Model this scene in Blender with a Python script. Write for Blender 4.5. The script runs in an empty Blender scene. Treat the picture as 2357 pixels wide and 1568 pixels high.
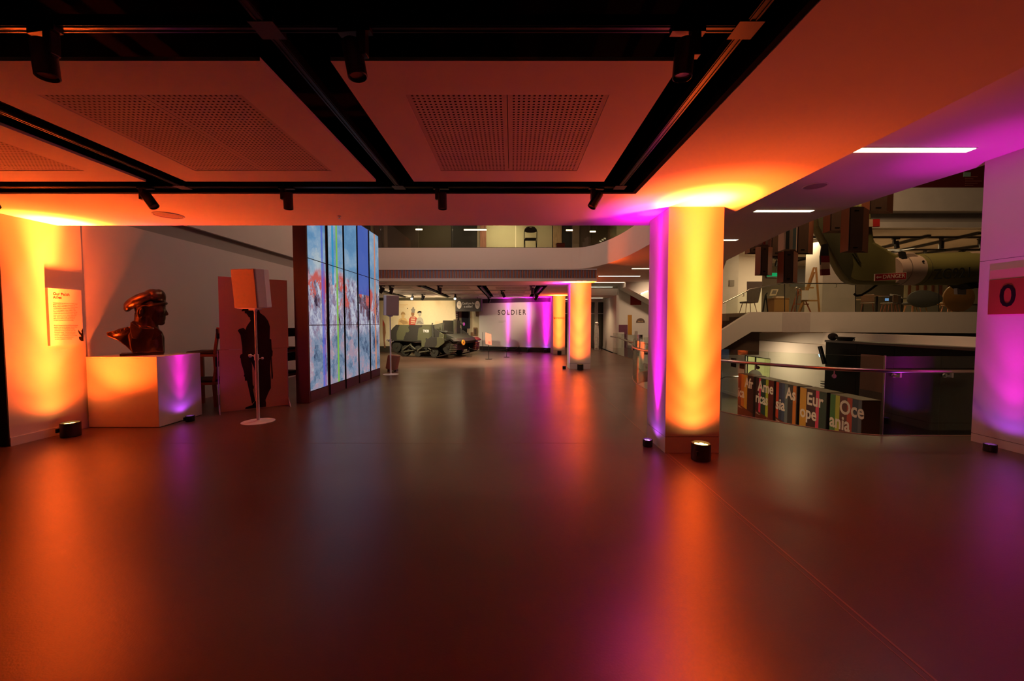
import bpy, bmesh, math, random
from mathutils import Matrix, Vector
random.seed(7)
PI = math.pi
SC = bpy.context.scene
COL = SC.collection
# ------------------------------------------------------------------ camera
CAM_H, FPX, CX, CY = 1.5, 916.6, 1178.5, 784.0
PITCH = math.atan(40 / FPX)
cd = bpy.data.cameras.new('camera'); cam = bpy.data.objects.new('camera', cd); COL.objects.link(cam)
cd.sensor_width = 36; cd.lens = 14.0; cd.clip_start = .05; cd.clip_end = 200
cam.location = (0, 0, CAM_H); cam.rotation_euler = (PI / 2 - PITCH, 0, 0)
SC.camera = cam
# ------------------------------------------------------------------ world, exposure, big lamps
w = bpy.data.worlds.new('night'); SC.world = w; w.use_nodes = True
w.node_tree.nodes['Background'].inputs[0].default_value = (.02, .014, .01, 1)
w.node_tree.nodes['Background'].inputs[1].default_value = .25
vs = SC.view_settings
vs.view_transform = 'Standard'; vs.look = 'None'; vs.exposure = 0; vs.gamma = 1; vs.use_curve_mapping = False
try:
    SC.cycles.use_denoising = True
    SC.cycles.max_bounces = 8; SC.cycles.diffuse_bounces = 4; SC.cycles.glossy_bounces = 4
    SC.cycles.transparent_max_bounces = 16; SC.cycles.sample_clamp_indirect = 6
    SC.cycles.caustics_reflective = False; SC.cycles.caustics_refractive = False
except Exception:
    pass
WARM = (1, .70, .38)
def lamp(kind, name, loc, power, color=WARM, aim=None, size=.1, sizey=None, spot=60, blend=1.0, parent=None):
    d = bpy.data.lights.new(name, kind); o = bpy.data.objects.new(name, d); COL.objects.link(o)
    d.energy = power; d.color = color; o.location = loc
    if kind == 'AREA':
        d.shape = 'RECTANGLE' if sizey else 'SQUARE'; d.size = size
        if sizey: d.size_y = sizey
    else:
        d.shadow_soft_size = size
    if kind == 'SPOT':
        d.spot_size = math.radians(spot); d.spot_blend = blend
    if aim is not None:
        o.rotation_euler = (Vector(aim) - Vector(loc)).to_track_quat('-Z', 'Y').to_euler()
    if parent is not None:
        o.parent = parent
        o.matrix_parent_inverse = parent.matrix_basis.inverted()
    return o
# added ambient fill for the tall hall, area lamps high out of view
lamp('AREA', 'hall_fill', (-1.5, 9.5, 8.6), 190, (1, .62, .44), (-1.5, 13, 3), 1.5)
lamp('AREA', 'hall_fill', (10, 11.5, 9.2), 380, (1, .60, .30), (12.5, 15, 2), 2.0)
lamp('AREA', 'cafe_downlight', (15, 20, 5.4), 300, (1, .70, .36), (15, 20.5, 0), 2.5)
lamp('AREA', 'cafe_downlight', (20, 21, 5.4), 300, (1, .70, .36), (20, 21.5, 0), 2.5)
for q, e in (((4.1, 21.6, 2.75), 150), ((3.9, 15.5, 3.35), 110), ((4.6, 11.0, 3.35), 60)):
    lamp('SPOT', 'corridor_fill', q, e, (1, .66, .36), (q[0], q[1], 0), .12, spot=150)  # unseen spots added to brighten the corridor
for q in ((-4.6, 19.5, 2.0), (-6.0, 16, 1.9)):
    lamp('AREA', 'far_ceiling_fill', q, 16, (1, .68, .38), (q[0], q[1], 4.5), 2.2, .08)  # unseen upward lamps added to brighten the far hall ceiling
for q, e in (((-1.5, 16.4, 2.7), 480), ((-3.2, 15.0, 2.7), 560), ((.6, 14.6, 2.7), 300)):
    lamp('SPOT', 'hall_floor_fill', q, e, (1, .72, .44), (q[0], q[1], 0), .05, spot=110)  # extra spots added to brighten the far floor and, by bounce, its ceiling
lamp('SPOT', 'corridor_fill', (6.6, 17.6, 3.3), 210, (1, .66, .40), (7.2, 21, 1.3), .1, spot=95)  # unseen lamp added to brighten the wall by the stairs
lamp('AREA', 'lower_hall_fill', (10.6, 17.6, .95), 90, (1, .72, .42), (10.8, 17, -3), 1.0)  # unseen fill added for the lower hall wall and floor
lamp('SPOT', 'box_face_fill', (4.6, 11.6, -.6), 130, (1, .66, .40), (8, 11.5, -1.3), .1, spot=120)  # unseen lamp added to light the faces of the lettered boxes
# ------------------------------------------------------------------ geometry helpers
def ray(px, py):
    a = (px - CX) / FPX; b = -(py - CY) / FPX; c, s = math.cos(PITCH), math.sin(PITCH)
    return Vector((a, c + b * s, -s + b * c))
def at(px, py, y):            # point of the plan at depth y
    r = ray(px, py); p = r * (y / r.y); p.z += CAM_H; return p
def onz(px, py, z=0.0):       # point on the level z
    r = ray(px, py); p = r * ((z - CAM_H) / r.z); p.z += CAM_H; return p
def onx(px, py, x):
    r = ray(px, py); p = r * (x / r.x); p.z += CAM_H; return p
UP = Vector((0, 0, 1))
def frame(o, xd, up=UP):      # columns: reading direction, depth (away from reader), up
    xd = Vector(xd).normalized(); up = Vector(up).normalized(); n = up.cross(xd).normalized()
    m = Matrix((xd, n, up)).transposed().to_4x4(); m.translation = Vector(o); return m
class MB:
    def __init__(s): s.v = []; s.f = []; s.m = []; s.k = 0; s.T = None
    def add(s, vs, fs):
        b = len(s.v)
        for v in vs:
            v = Vector(v); s.v.append(s.T @ v if s.T is not None else v)
        for f in fs: s.f.append([b + i for i in f]); s.m.append(s.k)
        return s
    def box(s, x0, y0, z0, x1, y1, z1):
        v = [(x0, y0, z0), (x1, y0, z0), (x1, y1, z0), (x0, y1, z0), (x0, y0, z1), (x1, y0, z1), (x1, y1, z1), (x0, y1, z1)]
        return s.add(v, [(3, 2, 1, 0), (4, 5, 6, 7), (0, 1, 5, 4), (1, 2, 6, 5), (2, 3, 7, 6), (3, 0, 4, 7)])
    def bar(s, a, b, w, h, up=UP):
        a, b = Vector(a), Vector(b); d = (b - a); L = d.length; d.normalize()
        up = Vector(up)
        if abs(d.dot(up)) > .98: up = Vector((0, 1, 0))
        x = up.cross(d).normalized(); u = d.cross(x).normalized()
        v = [a + x * (i * w / 2) + u * (j * h / 2) + d * (k * L) for k in (0, 1) for j in (-1, 1) for i in (-1, 1)]
        return s.add(v, [(0, 1, 3, 2), (4, 6, 7, 5), (0, 4, 5, 1), (1, 5, 7, 3), (3, 7, 6, 2), (2, 6, 4, 0)])
    def cyl(s, a, b, r0, r1=None, n=16, c0=True, c1=True):
        return s.tube([a, b], [r0, r0 if r1 is None else r1], n, c0, c1)
    def tube(s, pts, r, n=10, c0=True, c1=True, sq=None):
        pts = [Vector(p) for p in pts]; N = len(pts)
        rr = r if isinstance(r, (list, tuple)) else [r] * N
        d = (pts[1] - pts[0]).normalized()
        x = d.orthogonal().normalized() if abs(d.z) < .9 else Vector((1, 0, 0)).cross(d).cross(d).normalized() * -1
        if abs(d.z) < .9: x = d.cross(UP).normalized()
        vs = []
        for i, p in enumerate(pts):
            t = (pts[min(i + 1, N - 1)] - pts[max(i - 1, 0)]).normalized()
            x = (x - t * x.dot(t)).normalized(); y = t.cross(x)
            for k in range(n):
                a = 2 * PI * k / n
                vs.append(p + (x * math.cos(a) + y * math.sin(a) * (sq or 1)) * rr[i])
        fs = [(i * n + k, i * n + (k + 1) % n, (i + 1) * n + (k + 1) % n, (i + 1) * n + k) for i in range(N - 1) for k in range(n)]
        if c0: fs.append(tuple(reversed(range(n))))
        if c1: fs.append(tuple(range((N - 1) * n, N * n)))
        return s.add(vs, fs)
    def lathe(s, prof, n=24, o=(0, 0, 0), ax=None):
        o = Vector(o); vs = []; N = len(prof)
        for r, z in prof:
            for k in range(n):
                a = 2 * PI * k / n; vs.append(o + Vector((r * math.cos(a), r * math.sin(a), z)))
        fs = [(i * n + k, i * n + (k + 1) % n, (i + 1) * n + (k + 1) % n, (i + 1) * n + k) for i in range(N - 1) for k in range(n)]
        fs.append(tuple(reversed(range(n)))); fs.append(tuple(range((N - 1) * n, N * n)))
        return s.add(vs, fs)
    def ball(s, c, rx, ry, rz, n=16, m=10, R=None):
        c = Vector(c); vs = []
        for i in range(m + 1):
            t = PI * i / m
            for k in range(n):
                a = 2 * PI * k / n
                p = Vector((rx * math.sin(t) * math.cos(a), ry * math.sin(t) * math.sin(a), -rz * math.cos(t)))
                vs.append(c + (R @ p if R is not None else p))
        return s.add(vs, [(i * n + k, i * n + (k + 1) % n, (i + 1) * n + (k + 1) % n, (i + 1) * n + k) for i in range(m) for k in range(n)])
    def prism(s, poly, M, depth, holes=False):   # poly in the frame's reading/up plane, thickness along its depth
        n = len(poly)
        ar = sum(poly[i][0] * poly[(i + 1) % n][1] - poly[(i + 1) % n][0] * poly[i][1] for i in range(n))
        if ar < 0: poly = list(reversed(poly))
        vs = [M @ Vector((x, 0, z)) for x, z in poly] + [M @ Vector((x, depth, z)) for x, z in poly]
        fs = [tuple(range(n)), tuple(reversed(range(n, 2 * n)))]
        fs += [(i, n + i, n + (i + 1) % n, (i + 1) % n) for i in range(n)]
        return s.add(vs, fs)
    def slab(s, poly, z0, z1):                   # plan polygon between two levels
        n = len(poly)
        ar = sum(poly[i][0] * poly[(i + 1) % n][1] - poly[(i + 1) % n][0] * poly[i][1] for i in range(n))
        if ar < 0: poly = list(reversed(poly))
        vs = [(x, y, z0) for x, y in poly] + [(x, y, z1) for x, y in poly]
        fs = [tuple(reversed(range(n))), tuple(range(n, 2 * n))]
        fs += [(i, (i + 1) % n, n + (i + 1) % n, n + i) for i in range(n)]
        return s.add(vs, fs)
    def sheet(s, path, z0, z1, t):               # upright sheet along a plan path
        P = [Vector((x, y, 0)) for x, y in path]; L = []; R = []
        for i, p in enumerate(P):
            d = (P[min(i + 1, len(P) - 1)] - P[max(i - 1, 0)]).normalized(); nrm = Vector((-d.y, d.x, 0)) * (t / 2)
            L.append((p.x + nrm.x, p.y + nrm.y)); R.append((p.x - nrm.x, p.y - nrm.y))
        return s.slab(L + R[::-1], z0, z1)
    def build(s, name, mat, parent=None, smooth=False, bevel=0, world=False, seg=2):
        me = bpy.data.meshes.new(name); me.from_pydata([tuple(v) for v in s.v], [], s.f)
        mats = mat if isinstance(mat, (list, tuple)) else [mat]
        for m in mats: me.materials.append(m)
        if len(mats) > 1:
            for p, k in zip(me.polygons, s.m): p.material_index = k
        if smooth:
            for p in me.polygons: p.use_smooth = True
            me.set_sharp_from_angle(angle=math.radians(38))
        me.update()
        o = bpy.data.objects.new(name, me); COL.objects.link(o)
        if bevel:
            b = o.modifiers.new('edge', 'BEVEL'); b.width = bevel; b.segments = seg; b.limit_method = 'ANGLE'; b.angle_limit = math.radians(40)
        hang(o, parent, world)
        return o
def hang(o, parent, world=False):
    if parent is not None:
        o.parent = parent
        if world: o.matrix_parent_inverse = wm(parent).inverted()
def wm(o):
    m = o.matrix_basis.copy()
    if o.parent is not None: m = wm(o.parent) @ o.matrix_parent_inverse @ m
    return m
def tag(o, label, cat, group=None):
    o['label'] = label; o['category'] = cat
    if group: o['group'] = group
    return o
def thing(name, label, cat, loc=(0, 0, 0), rz=0, group=None):
    o = bpy.data.objects.new(name, None); COL.objects.link(o); o.empty_display_size = .1
    o.location = loc; o.rotation_euler = (0, 0, rz)
    return tag(o, label, cat, group)
def struct(name, mb, mat, parent=None, **k):
    o = mb.build(name, mat, parent, **k); o['kind'] = 'structure'; return o
def kids(o): return [c for c in COL.objects if c.parent == o]
def dup(root, loc, rz, label=None, group=None):
    r = root.copy(); COL.objects.link(r); r.location = loc; r.rotation_euler = (0, 0, rz)
    if label: r['label'] = label
    if group: r['group'] = group
    for c in kids(root):
        if c.type == 'LIGHT': continue
        n = c.copy(); COL.objects.link(n); n.parent = r
        for g in kids(c):
            q = g.copy(); COL.objects.link(q); q.parent = n
    return r
def text(s, M, size, mat, parent=None, name='lettering', ext=.002, align='CENTER', world=False, space=1.0, line=1.0, sx=1.0, bold=0):
    cu = bpy.data.curves.new('t', 'FONT'); cu.body = s; cu.size = size; cu.align_x = align; cu.align_y = 'CENTER'
    cu.space_character = space; cu.space_line = line; cu.extrude = ext; cu.offset = bold; cu.resolution_u = 3
    to = bpy.data.objects.new('t', cu); COL.objects.link(to)
    bpy.context.view_layer.update()
    me = bpy.data.meshes.new_from_object(to.evaluated_get(bpy.context.evaluated_depsgraph_get()))
    bpy.data.objects.remove(to); me.name = name
    # text plane (x, y) -> frame (x, up); text normal faces the reader
    K = M @ Matrix(((sx, 0, 0, 0), (0, 0, -1, 0), (0, 1, 0, 0), (0, 0, 0, 1)))
    me.transform(K); me.materials.clear(); me.materials.append(mat)
    o = bpy.data.objects.new(name, me); COL.objects.link(o); hang(o, parent, world); return o
# ------------------------------------------------------------------ materials
def mat(name, col, rough=.5, metal=0, var=.06, scale=8, bump=0, bscale=60, spec=.5, stretch=None, coat=0):
    m = bpy.data.materials.new(name); m.use_nodes = True; nt = m.node_tree; N = nt.nodes; L = nt.links
    b = N['Principled BSDF']; b.inputs['Roughness'].default_value = rough; b.inputs['Metallic'].default_value = metal
    b.inputs['Specular IOR Level'].default_value = spec; b.inputs['Coat Weight'].default_value = coat
    tc = N.new('ShaderNodeTexCoord'); mp = N.new('ShaderNodeMapping'); L.new(tc.outputs['Object'], mp.inputs[0])
    if stretch: mp.inputs['Scale'].default_value = stretch
    nz = N.new('ShaderNodeTexNoise'); nz.inputs['Scale'].default_value = scale; nz.inputs['Detail'].default_value = 4
    L.new(mp.outputs[0], nz.inputs[0])
    mx = N.new('ShaderNodeMix'); mx.data_type = 'RGBA'
    mx.inputs[6].default_value = (*[c * (1 - var) for c in col], 1); mx.inputs[7].default_value = (*[min(1, c * (1 + var)) for c in col], 1)
    L.new(nz.outputs[0], mx.inputs[0]); L.new(mx.outputs[2], b.inputs['Base Color'])
    if bump:
        n2 = N.new('ShaderNodeTexNoise'); n2.inputs['Scale'].default_value = bscale; n2.inputs['Detail'].default_value = 3
        L.new(mp.outputs[0], n2.inputs[0])
        bp = N.new('ShaderNodeBump'); bp.inputs['Strength'].default_value = bump; bp.inputs['Distance'].default_value = .01
        L.new(n2.outputs[0], bp.inputs['Height']); L.new(bp.outputs[0], b.inputs['Normal'])
    return m
def emit(name, col, s):
    m = bpy.data.materials.new(name); m.use_nodes = True; nt = m.node_tree; nt.nodes.clear()
    e = nt.nodes.new('ShaderNodeEmission'); e.inputs[0].default_value = (*col, 1); e.inputs[1].default_value = s
    o = nt.nodes.new('ShaderNodeOutputMaterial'); nt.links.new(e.outputs[0], o.inputs[0]); return m
def glass(name, tint=(.93, .97, .93), ior=1.5):
    m = bpy.data.materials.new(name); m.use_nodes = True; nt = m.node_tree; nt.nodes.clear(); N = nt.nodes
    o = N.new('ShaderNodeOutputMaterial'); mx = N.new('ShaderNodeMixShader'); t = N.new('ShaderNodeBsdfTransparent'); g = N.new('ShaderNodeBsdfGlossy')
    f = N.new('ShaderNodeFresnel'); gm = N.new('ShaderNodeNewGeometry'); mr = N.new('ShaderNodeMapRange'); mr.inputs[3].default_value = ior; mr.inputs[4].default_value = 1 / ior
    nt.links.new(gm.outputs['Backfacing'], mr.inputs[0]); nt.links.new(mr.outputs[0], f.inputs[0])
    t.inputs[0].default_value = (*tint, 1); g.inputs['Roughness'].default_value = .01
    for a, b in ((f.outputs[0], mx.inputs[0]), (t.outputs[0], mx.inputs[1]), (g.outputs[0], mx.inputs[2]), (mx.outputs[0], o.inputs[0])): nt.links.new(a, b)
    return m
PAINT = mat('white_wall_paint', (.74, .71, .68), .75, var=.03, scale=3, bump=.03, bscale=200, spec=.25)
CEIL = mat('ceiling_paint', (.74, .71, .68), .85, var=.025, scale=4, bump=.02, bscale=250, spec=.2)
CONC = mat('pale_concrete', (.56, .54, .52), .7, var=.10, scale=2.5, bump=.06, bscale=30, spec=.3)
GREY = mat('grey_plaster', (.36, .34, .32), .8, var=.08, scale=4, spec=.2)
BLACK = mat('black_void_paint', (.004, .004, .004), .9, var=.2, spec=.05)
BLK = mat('black_powder_coat', (.012, .012, .013), .4, var=.15, scale=30)
BLKM = mat('black_matt', (.018, .016, .016), .7, var=.2, scale=20, spec=.3)
RAIL = mat('black_lighting_rail', (.03, .03, .032), .3, .6, var=.2, scale=40)
WHITE = mat('white_powder_coat', (.72, .70, .69), .45, var=.03, scale=20)
GRILL = mat('pale_speaker_cloth', (.34, .28, .29), .8, var=.2, scale=300, bump=.3, bscale=500)
BOARD = mat('perforated_board', (.60, .56, .54), .85, var=.03, spec=.2)
STEEL = mat('brushed_steel', (.62, .60, .58), .25, 1, var=.08, scale=60, stretch=(1, 1, .05))
COPPER = mat('satin_handrail', (.60, .50, .45), .22, 1, var=.06, scale=30)
PLY = mat('plinth_laminate', (.72, .66, .60), .5, var=.04, scale=6)
MDF = mat('fibre_board', (.62, .38, .19), .7, var=.16, scale=90, bump=.05, bscale=150)
BRONZE = mat('dark_bronze', (.085, .045, .028), .36, .9, var=.35, scale=14, bump=.25, bscale=40)
RWOOD = mat('red_stained_wood', (.32, .055, .03), .35, var=.25, scale=10, stretch=(1, 1, 8))
WOOD = mat('brown_wood', (.20, .105, .055), .45, var=.25, scale=7, stretch=(6, 6, .8), bump=.1)
BOXW = mat('dark_walnut_board', (.11, .06, .04), .5, var=.25, scale=5, stretch=(8, 8, .7), bump=.1)
BOXR = mat('red_brown_board', (.27, .085, .04), .5, var=.2, scale=5, stretch=(8, 8, .7))
PINE = mat('pale_pine', (.48, .27, .10), .5, var=.2, scale=7, stretch=(6, 6, .8))
FAB = mat('grey_felt', (.10, .095, .09), .9, var=.25, scale=40, bump=.2, bscale=200)
DARKF = mat('dark_fabric', (.03, .022, .022), .9, var=.3, scale=40)
GLASS = glass('clear_glass')
GLASS2 = glass('upper_gallery_glass', (.80, .80, .74))
INK = mat('black_print', (.010, .008, .008), .8, var=.1, spec=.08)
INK2 = mat('brown_print', (.10, .035, .012), .8, var=.1, spec=.1)
def flat(n, c, r=.6): return mat(n, c, r, var=.05, scale=12)
CREAM = mat('cream_paint', (.74, .64, .45), .95, var=.05, scale=12, spec=.05); TAN = flat('tan_print', (.62, .40, .18)); REDP = flat('red_print', (.45, .05, .03))
GRYP = flat('grey_print', (.24, .22, .20)); PINKP = flat('salmon_board', (.62, .14, .09)); SKINP = flat('brown_skin_print', (.30, .13, .06))
LTXT = flat('pale_lettering', (.80, .66, .55))
# floor: polished brown resin
def floor_mat():
    m = mat('polished_resin_floor', (.095, .050, .034), .30, var=.10, scale=1.3, spec=.8)
    nt = m.node_tree; N = nt.nodes; L = nt.links; b = N['Principled BSDF']; tc = [n for n in N if n.type == 'TEX_COORD'][0]
    a = N.new('ShaderNodeTexNoise'); a.inputs['Scale'].default_value = 95; a.inputs['Detail'].default_value = 2; L.new(tc.outputs['Object'], a.inputs[0])
    bp = N.new('ShaderNodeBump'); bp.inputs['Strength'].default_value = .10; bp.inputs['Distance'].default_value = .006
    L.new(a.outputs[0], bp.inputs['Height']); L.new(bp.outputs[0], b.inputs['Normal'])
    c = N.new('ShaderNodeTexNoise'); c.inputs['Scale'].default_value = .9; c.inputs['Detail'].default_value = 5; L.new(tc.outputs['Object'], c.inputs[0])
    r = N.new('ShaderNodeMapRange'); r.inputs[3].default_value = .24; r.inputs[4].default_value = .38
    L.new(c.outputs[0], r.inputs[0]); L.new(r.outputs[0], b.inputs['Roughness'])
    return m
FLOOR = floor_mat()
ORANGE, MAGENTA = (1, .098, .010), (1, .003, .76)
LED_O = emit('amber_led', (1, .42, .10), 14); LED_M = emit('violet_led', (.85, .20, 1), 9)
LED_W = emit('warm_white_tube', (1, .76, .48), 5.5); LED_S = emit('spot_lens_lit', (1, .85, .62), 20); LED_X = emit('spot_lens_bright', (1, .80, .50), 140)
# ================================================================== SETTING
ZS, ZW, ZU, ZL, ZM = 2.81, 3.5, 4.27, -2.5, 1.95       # soffit, walkway ceiling, gallery floor, lower hall, cafe floor
EDGE = [(6.2, 5.24), (4.94, 5.25), (4.70, 5.33), (4.40, 5.53), (4.13, 5.85), (3.85, 6.22), (3.54, 6.69), (3.20, 7.6), (3.03, 8.75), (3.08, 9.9), (3.32, 11.0), (3.62, 11.7), (4.1, 12.4), (4.9, 12.95)]
fl = MB().slab([(-9, -4), (9, -4), (9, 5.24)] + EDGE + [(5.0, 15.0), (5.0, 19.9), (5.4, 26), (-9, 26)], -.35, 0)
floor = struct('floor', fl, FLOOR)
SEAM = mat('pale_floor_joint', (.30, .17, .12), .35, .3, var=.1)
for a, b, wd in [((1.765, -.5), (1.80, 4.54), .012), ((1.80, 5.2), (1.91, 10.8), .014), ((1.91, 10.8), (2.0, 12.9), .014), ((1.725, -.5), (1.76, 4.54), .005)]:
    MB().bar((*a, .0006), (*b, .0006), wd, .001).build('floor_joint', SEAM, floor)
for y in (4.92, 13.3):
    MB().bar((-4.4, y, .0006), (1.75, y, .0006), .008, .001).build('floor_joint', SEAM, floor)
MB().bar((-5.05, 4.93, .0006), (-4.4, 4.92, .0006), .008, .001).build('floor_joint', SEAM, floor)

# --- ceiling of the near hall: plastered soffit round a black void with hung panels
ce = MB()
ce.box(-9, 4.10, ZS, 2.62, 5.41, 3.5).box(1.255, -3, ZS, 2.62, 4.10, 3.5)
ceil = struct('ceiling', ce, CEIL)
MB().box(-9, -3, 3.42, 1.25, 4.10, 3.46).build('void_deck', BLACK, ceil)
MB().box(-9, 4.06, ZS + .004, 1.25, 4.097, 3.42).box(1.215, -3, ZS + .004, 1.252, 4.06, 3.42).build('void_lining', BLACK, ceil)
def panel_mesh():
    x0, x1, y0, y1, a, b, c, d = -.88, .88, 0, 1.70, -.587, .587, .295, 1.44
    m = MB().box(x0, y0, 0, x1, c, .02).box(x0, d, 0, x1, y1, .02).box(x0, c, 0, a, d, .02).box(b, c, 0, x1, d, .02)
    return m
def board_mesh():                       # 18 x 38 square holes at 30 mm pitch, real openings
    p, h, nx, ny, W, D = .0300, .0066, 18, 38, .584, 1.143
    xs = [0]; ys = [0]
    for i in range(nx):
        c = W / 2 + (i - (nx - 1) / 2) * p; xs += [c - h, c + h]
    for j in range(ny):
        c = D / 2 + (j - (ny - 1) / 2) * p; ys += [c - h, c + h]
    xs.append(W); ys.append(D)
    m = MB(); m.v = [Vector((x, y, .004)) for y in ys for x in xs]; k = len(xs)
    for j in range(len(ys) - 1):
        for i in range(k - 1):
            if i % 2 and j % 2: continue
            m.f.append([j * k + i, (j + 1) * k + i, (j + 1) * k + i + 1, j * k + i + 1]); m.m.append(0)
    n = len(m.v)
    m.k = 1; m.add([(0, 0, .018), (W, 0, .018), (W, D, .018), (0, D, .018)], [(0, 3, 2, 1)])
    return m
PM = BM = None
def ceiling_panel(cx, y0, parent):
    global PM, BM
    if PM is None:
        o = panel_mesh().build('ceiling_panel', CEIL); PM = o.data
        b = board_mesh().build('perforated_board', [BOARD, flat('acoustic_backing', (.10, .09, .085))]); BM = b.data
        bpy.data.objects.remove(b)
    else:
        o = bpy.data.objects.new('ceiling_panel', PM); COL.objects.link(o)
    o.parent = parent; o.location = (cx, y0, ZS)
    for dx in (-.586, .002):
        b = bpy.data.objects.new('perforated_board', BM); COL.objects.link(b); b.parent = o; b.location = (dx, .296, 0)
for cx in (-4.27, -2.14, -.028):
    for y0 in (2.05, -.03): ceiling_panel(cx, y0, ceil)
for a, b in [((-9, 3.93), (1.05, 3.93)), ((-9, 1.85), (1.05, 1.85))]:
    m = MB(); m.bar((*a, ZS + .035), (*b, ZS + .035), .045, .05)
    m.bar((a[0], a[1] - .013, ZS + .009), (b[0], b[1] - .013, ZS + .009), .006, .006).bar((a[0], a[1] + .013, ZS + .009), (b[0], b[1] + .013, ZS + .009), .006, .006)
    m.build('lighting_rail', RAIL, ceil)
for x in (-3.2, -1.1, 1.05):
    m = MB()
    for y0, y1 in ((-2, 1.82), (1.88, 3.90)):
        m.bar((x, y0, ZS + .035), (x, y1, ZS + .035), .045, .05)
        for s in (-1, 1): m.bar((x + s * .013, y0, ZS + .009), (x + s * .013, y1, ZS + .009), .006, .006)
    m.build('lighting_rail', RAIL, ceil)
for x, y in ((-3.2, 1.85), (-1.1, 1.85), (1.05, 1.85), (1.05, 3.93), (-1.1, 3.93), (-3.2, 3.93)):
    MB().box(x - .055, y - .055, ZS + .004, x + .055, y + .055, ZS + .065).build('rail_joiner', BLK, ceil)

# --- left walls
wl = struct('wall_left', MB().box(-6.5, 4.79, 0, -6.11, 5.412, ZS).box(-6.5, 5.412, 0, -6.11, 5.70, 6.5), PAINT)
struct('baseboard_left', MB().box(-6.11, 4.785, 0, -6.095, 5.70, .105), PAINT)
struct('wall_unlit', MB().box(-9, 4.78, 0, -6.112, 4.788, ZS), BLKM)  # unlit wall face, its shade put in as matt black
struct('wall_atrium', MB().box(-6.6, 5.70, 0, -6.13, 14.8, 3.05).box(-6.6, 5.70, 3.05, -6.21, 14.8, 3.34).box(-6.6, 5.70, 3.34, -6.13, 14.8, 6.5), PAINT)
struct('trim_1', MB().box(-6.208, 5.70, 3.052, -6.20, 14.8, 3.338), GREY)
# --- far hall: soffit, fascia of coloured slats, hung panels, rails
ce2 = MB().box(-6.22, 12.57, ZS, 2.62, 13.92, 3.2).box(1.255, 13.92, ZS, 2.62, 20.0, 3.2).box(-8, 20.0, ZS, 2.62, 24, 3.2)
ceil2 = struct('ceiling_far', ce2, CEIL)
MB().box(-8, 13.92, 3.3, 1.25, 20, 3.34).build('void_deck', BLACK, ceil2)
MB().box(-8, 13.925, ZS + .01, 1.25, 13.96, 3.3).box(1.215, 13.96, ZS + .01, 1.25, 20, 3.3).box(-8, 19.96, ZS + .01, 1.25, 19.995, 3.3).build('void_lining', BLACK, ceil2)
for cx in (-6.38, -4.27, -2.14, -.028):
    for y0 in (14.12, 16.18, 18.24): ceiling_panel(cx, y0, ceil2)
for x in (-5.32, -3.2, -1.1, 1.05):
    MB().bar((x, 13.95, ZS - .02), (x, 19.9, ZS - .02), .07, .07).build('lighting_rail', BLK, ceil2)
for y in (14.0, 16.0, 18.06, 19.96):
    MB().bar((-6.2, y, ZS + .03), (1.2, y, ZS + .03), .05, .05).build('lighting_rail', BLK, ceil2)
tr = struct('trim_2', MB().box(-6.22, 12.53, 2.815, 2.66, 12.57, 2.90).box(-6.22, 12.53, 3.165, 2.66, 12.57, 3.20).box(-6.22, 12.56, 2.9, 2.655, 12.58, 3.165).box(2.62, 12.55, ZS, 2.66, 20, 3.2), CEIL)
SLA, SLB = flat('rust_slat', (.36, .13, .08)), flat('blue_grey_slat', (.19, .18, .27))
sm = {}
for i in range(126):
    x = -4.22 + i * .0545
    c = SLA if i % 2 else SLB
    if c not in sm:
        o = MB().box(0, 0, 0, .044, .018, .265).build('slat', c); sm[c] = o.data
    else:
        o = bpy.data.objects.new('slat', sm[c]); COL.objects.link(o)
    o.parent = tr; o.location = (x, 12.541, 2.90)
# --- walkway slab over the right hand side, with its curved edge and the far fascia
WKL = [(3.47, 8), (3.49, 10.2), (3.48, 11.4), (3.40, 12.5), (3.16, 13.7), (2.72, 14.66), (2.2, 14.79)]
def smooth(path, it=2):
    for _ in range(it):
        q = [path[0]]
        for a, b in zip(path[:-1], path[1:]): q += [(a[0] * .75 + b[0] * .25, a[1] * .75 + b[1] * .25), (a[0] * .25 + b[0] * .75, a[1] * .25 + b[1] * .75)]
        path = q + [path[-1]]
    return path
WK = [(2.625, -3), (2.625, 5.415), (3.45, 5.415)] + smooth(WKL, 3) + [(-6.22, 14.79),
      (-6.22, 26), (9.5, 26), (9.4, 20), (7.9, 15), (6.86, 12.84), (6.35, 10.64), (6.02, 9.0), (5.86, 7.8), (5.85, 7.0), (5.90, 6.0), (5.99, 5.12), (6.5, 3), (7, -3)]
struct('ceiling_walkway', MB().slab(WK, ZW, ZU), CEIL, smooth=True)
# --- end of the right hand corridor
struct('trim_3', MB().box(2.62, 19.9, 2.88, 5.25, 20.05, 3.22), GREY)
struct('ceiling_corridor', MB().box(2.65, 20.05, 2.88, 5.3, 24, 2.92), CEIL)
struct('wall_corridor', MB().slab([(5.2, 19.9), (5.42, 23.7), (5.55, 23.7), (5.33, 19.9)], 0, 2.88), PAINT)
struct('baseboard_corridor', MB().slab([(5.185, 19.9), (5.405, 23.7), (5.42, 23.7), (5.2, 19.9)], 0, .12), WHITE)
we = struct('wall_end', MB().box(-8, 24, 0, 5.6, 24.2, 3.5), PAINT)
DGL = mat('dark_door_glass', (.05, .045, .035), .12, var=.2, spec=.8)
for n, (a, b) in enumerate(((1377, 1388), (1361, 1368), (1299, 1309))):
    p, q = at(a, 690, 23.93), at(b, 802, 23.93)
    d = struct(f'door_{n+1}', MB().box(p.x, 23.95, .02, q.x, 23.99, 2.75), DGL)
    MB().box(p.x - .03, 23.93, .0, p.x, 23.99, 2.8).box(q.x, 23.93, 0, q.x + .03, 23.99, 2.8).box(p.x, 23.93, 2.05, q.x, 23.95, 2.09).build('door_frame', WHITE, d)
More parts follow.
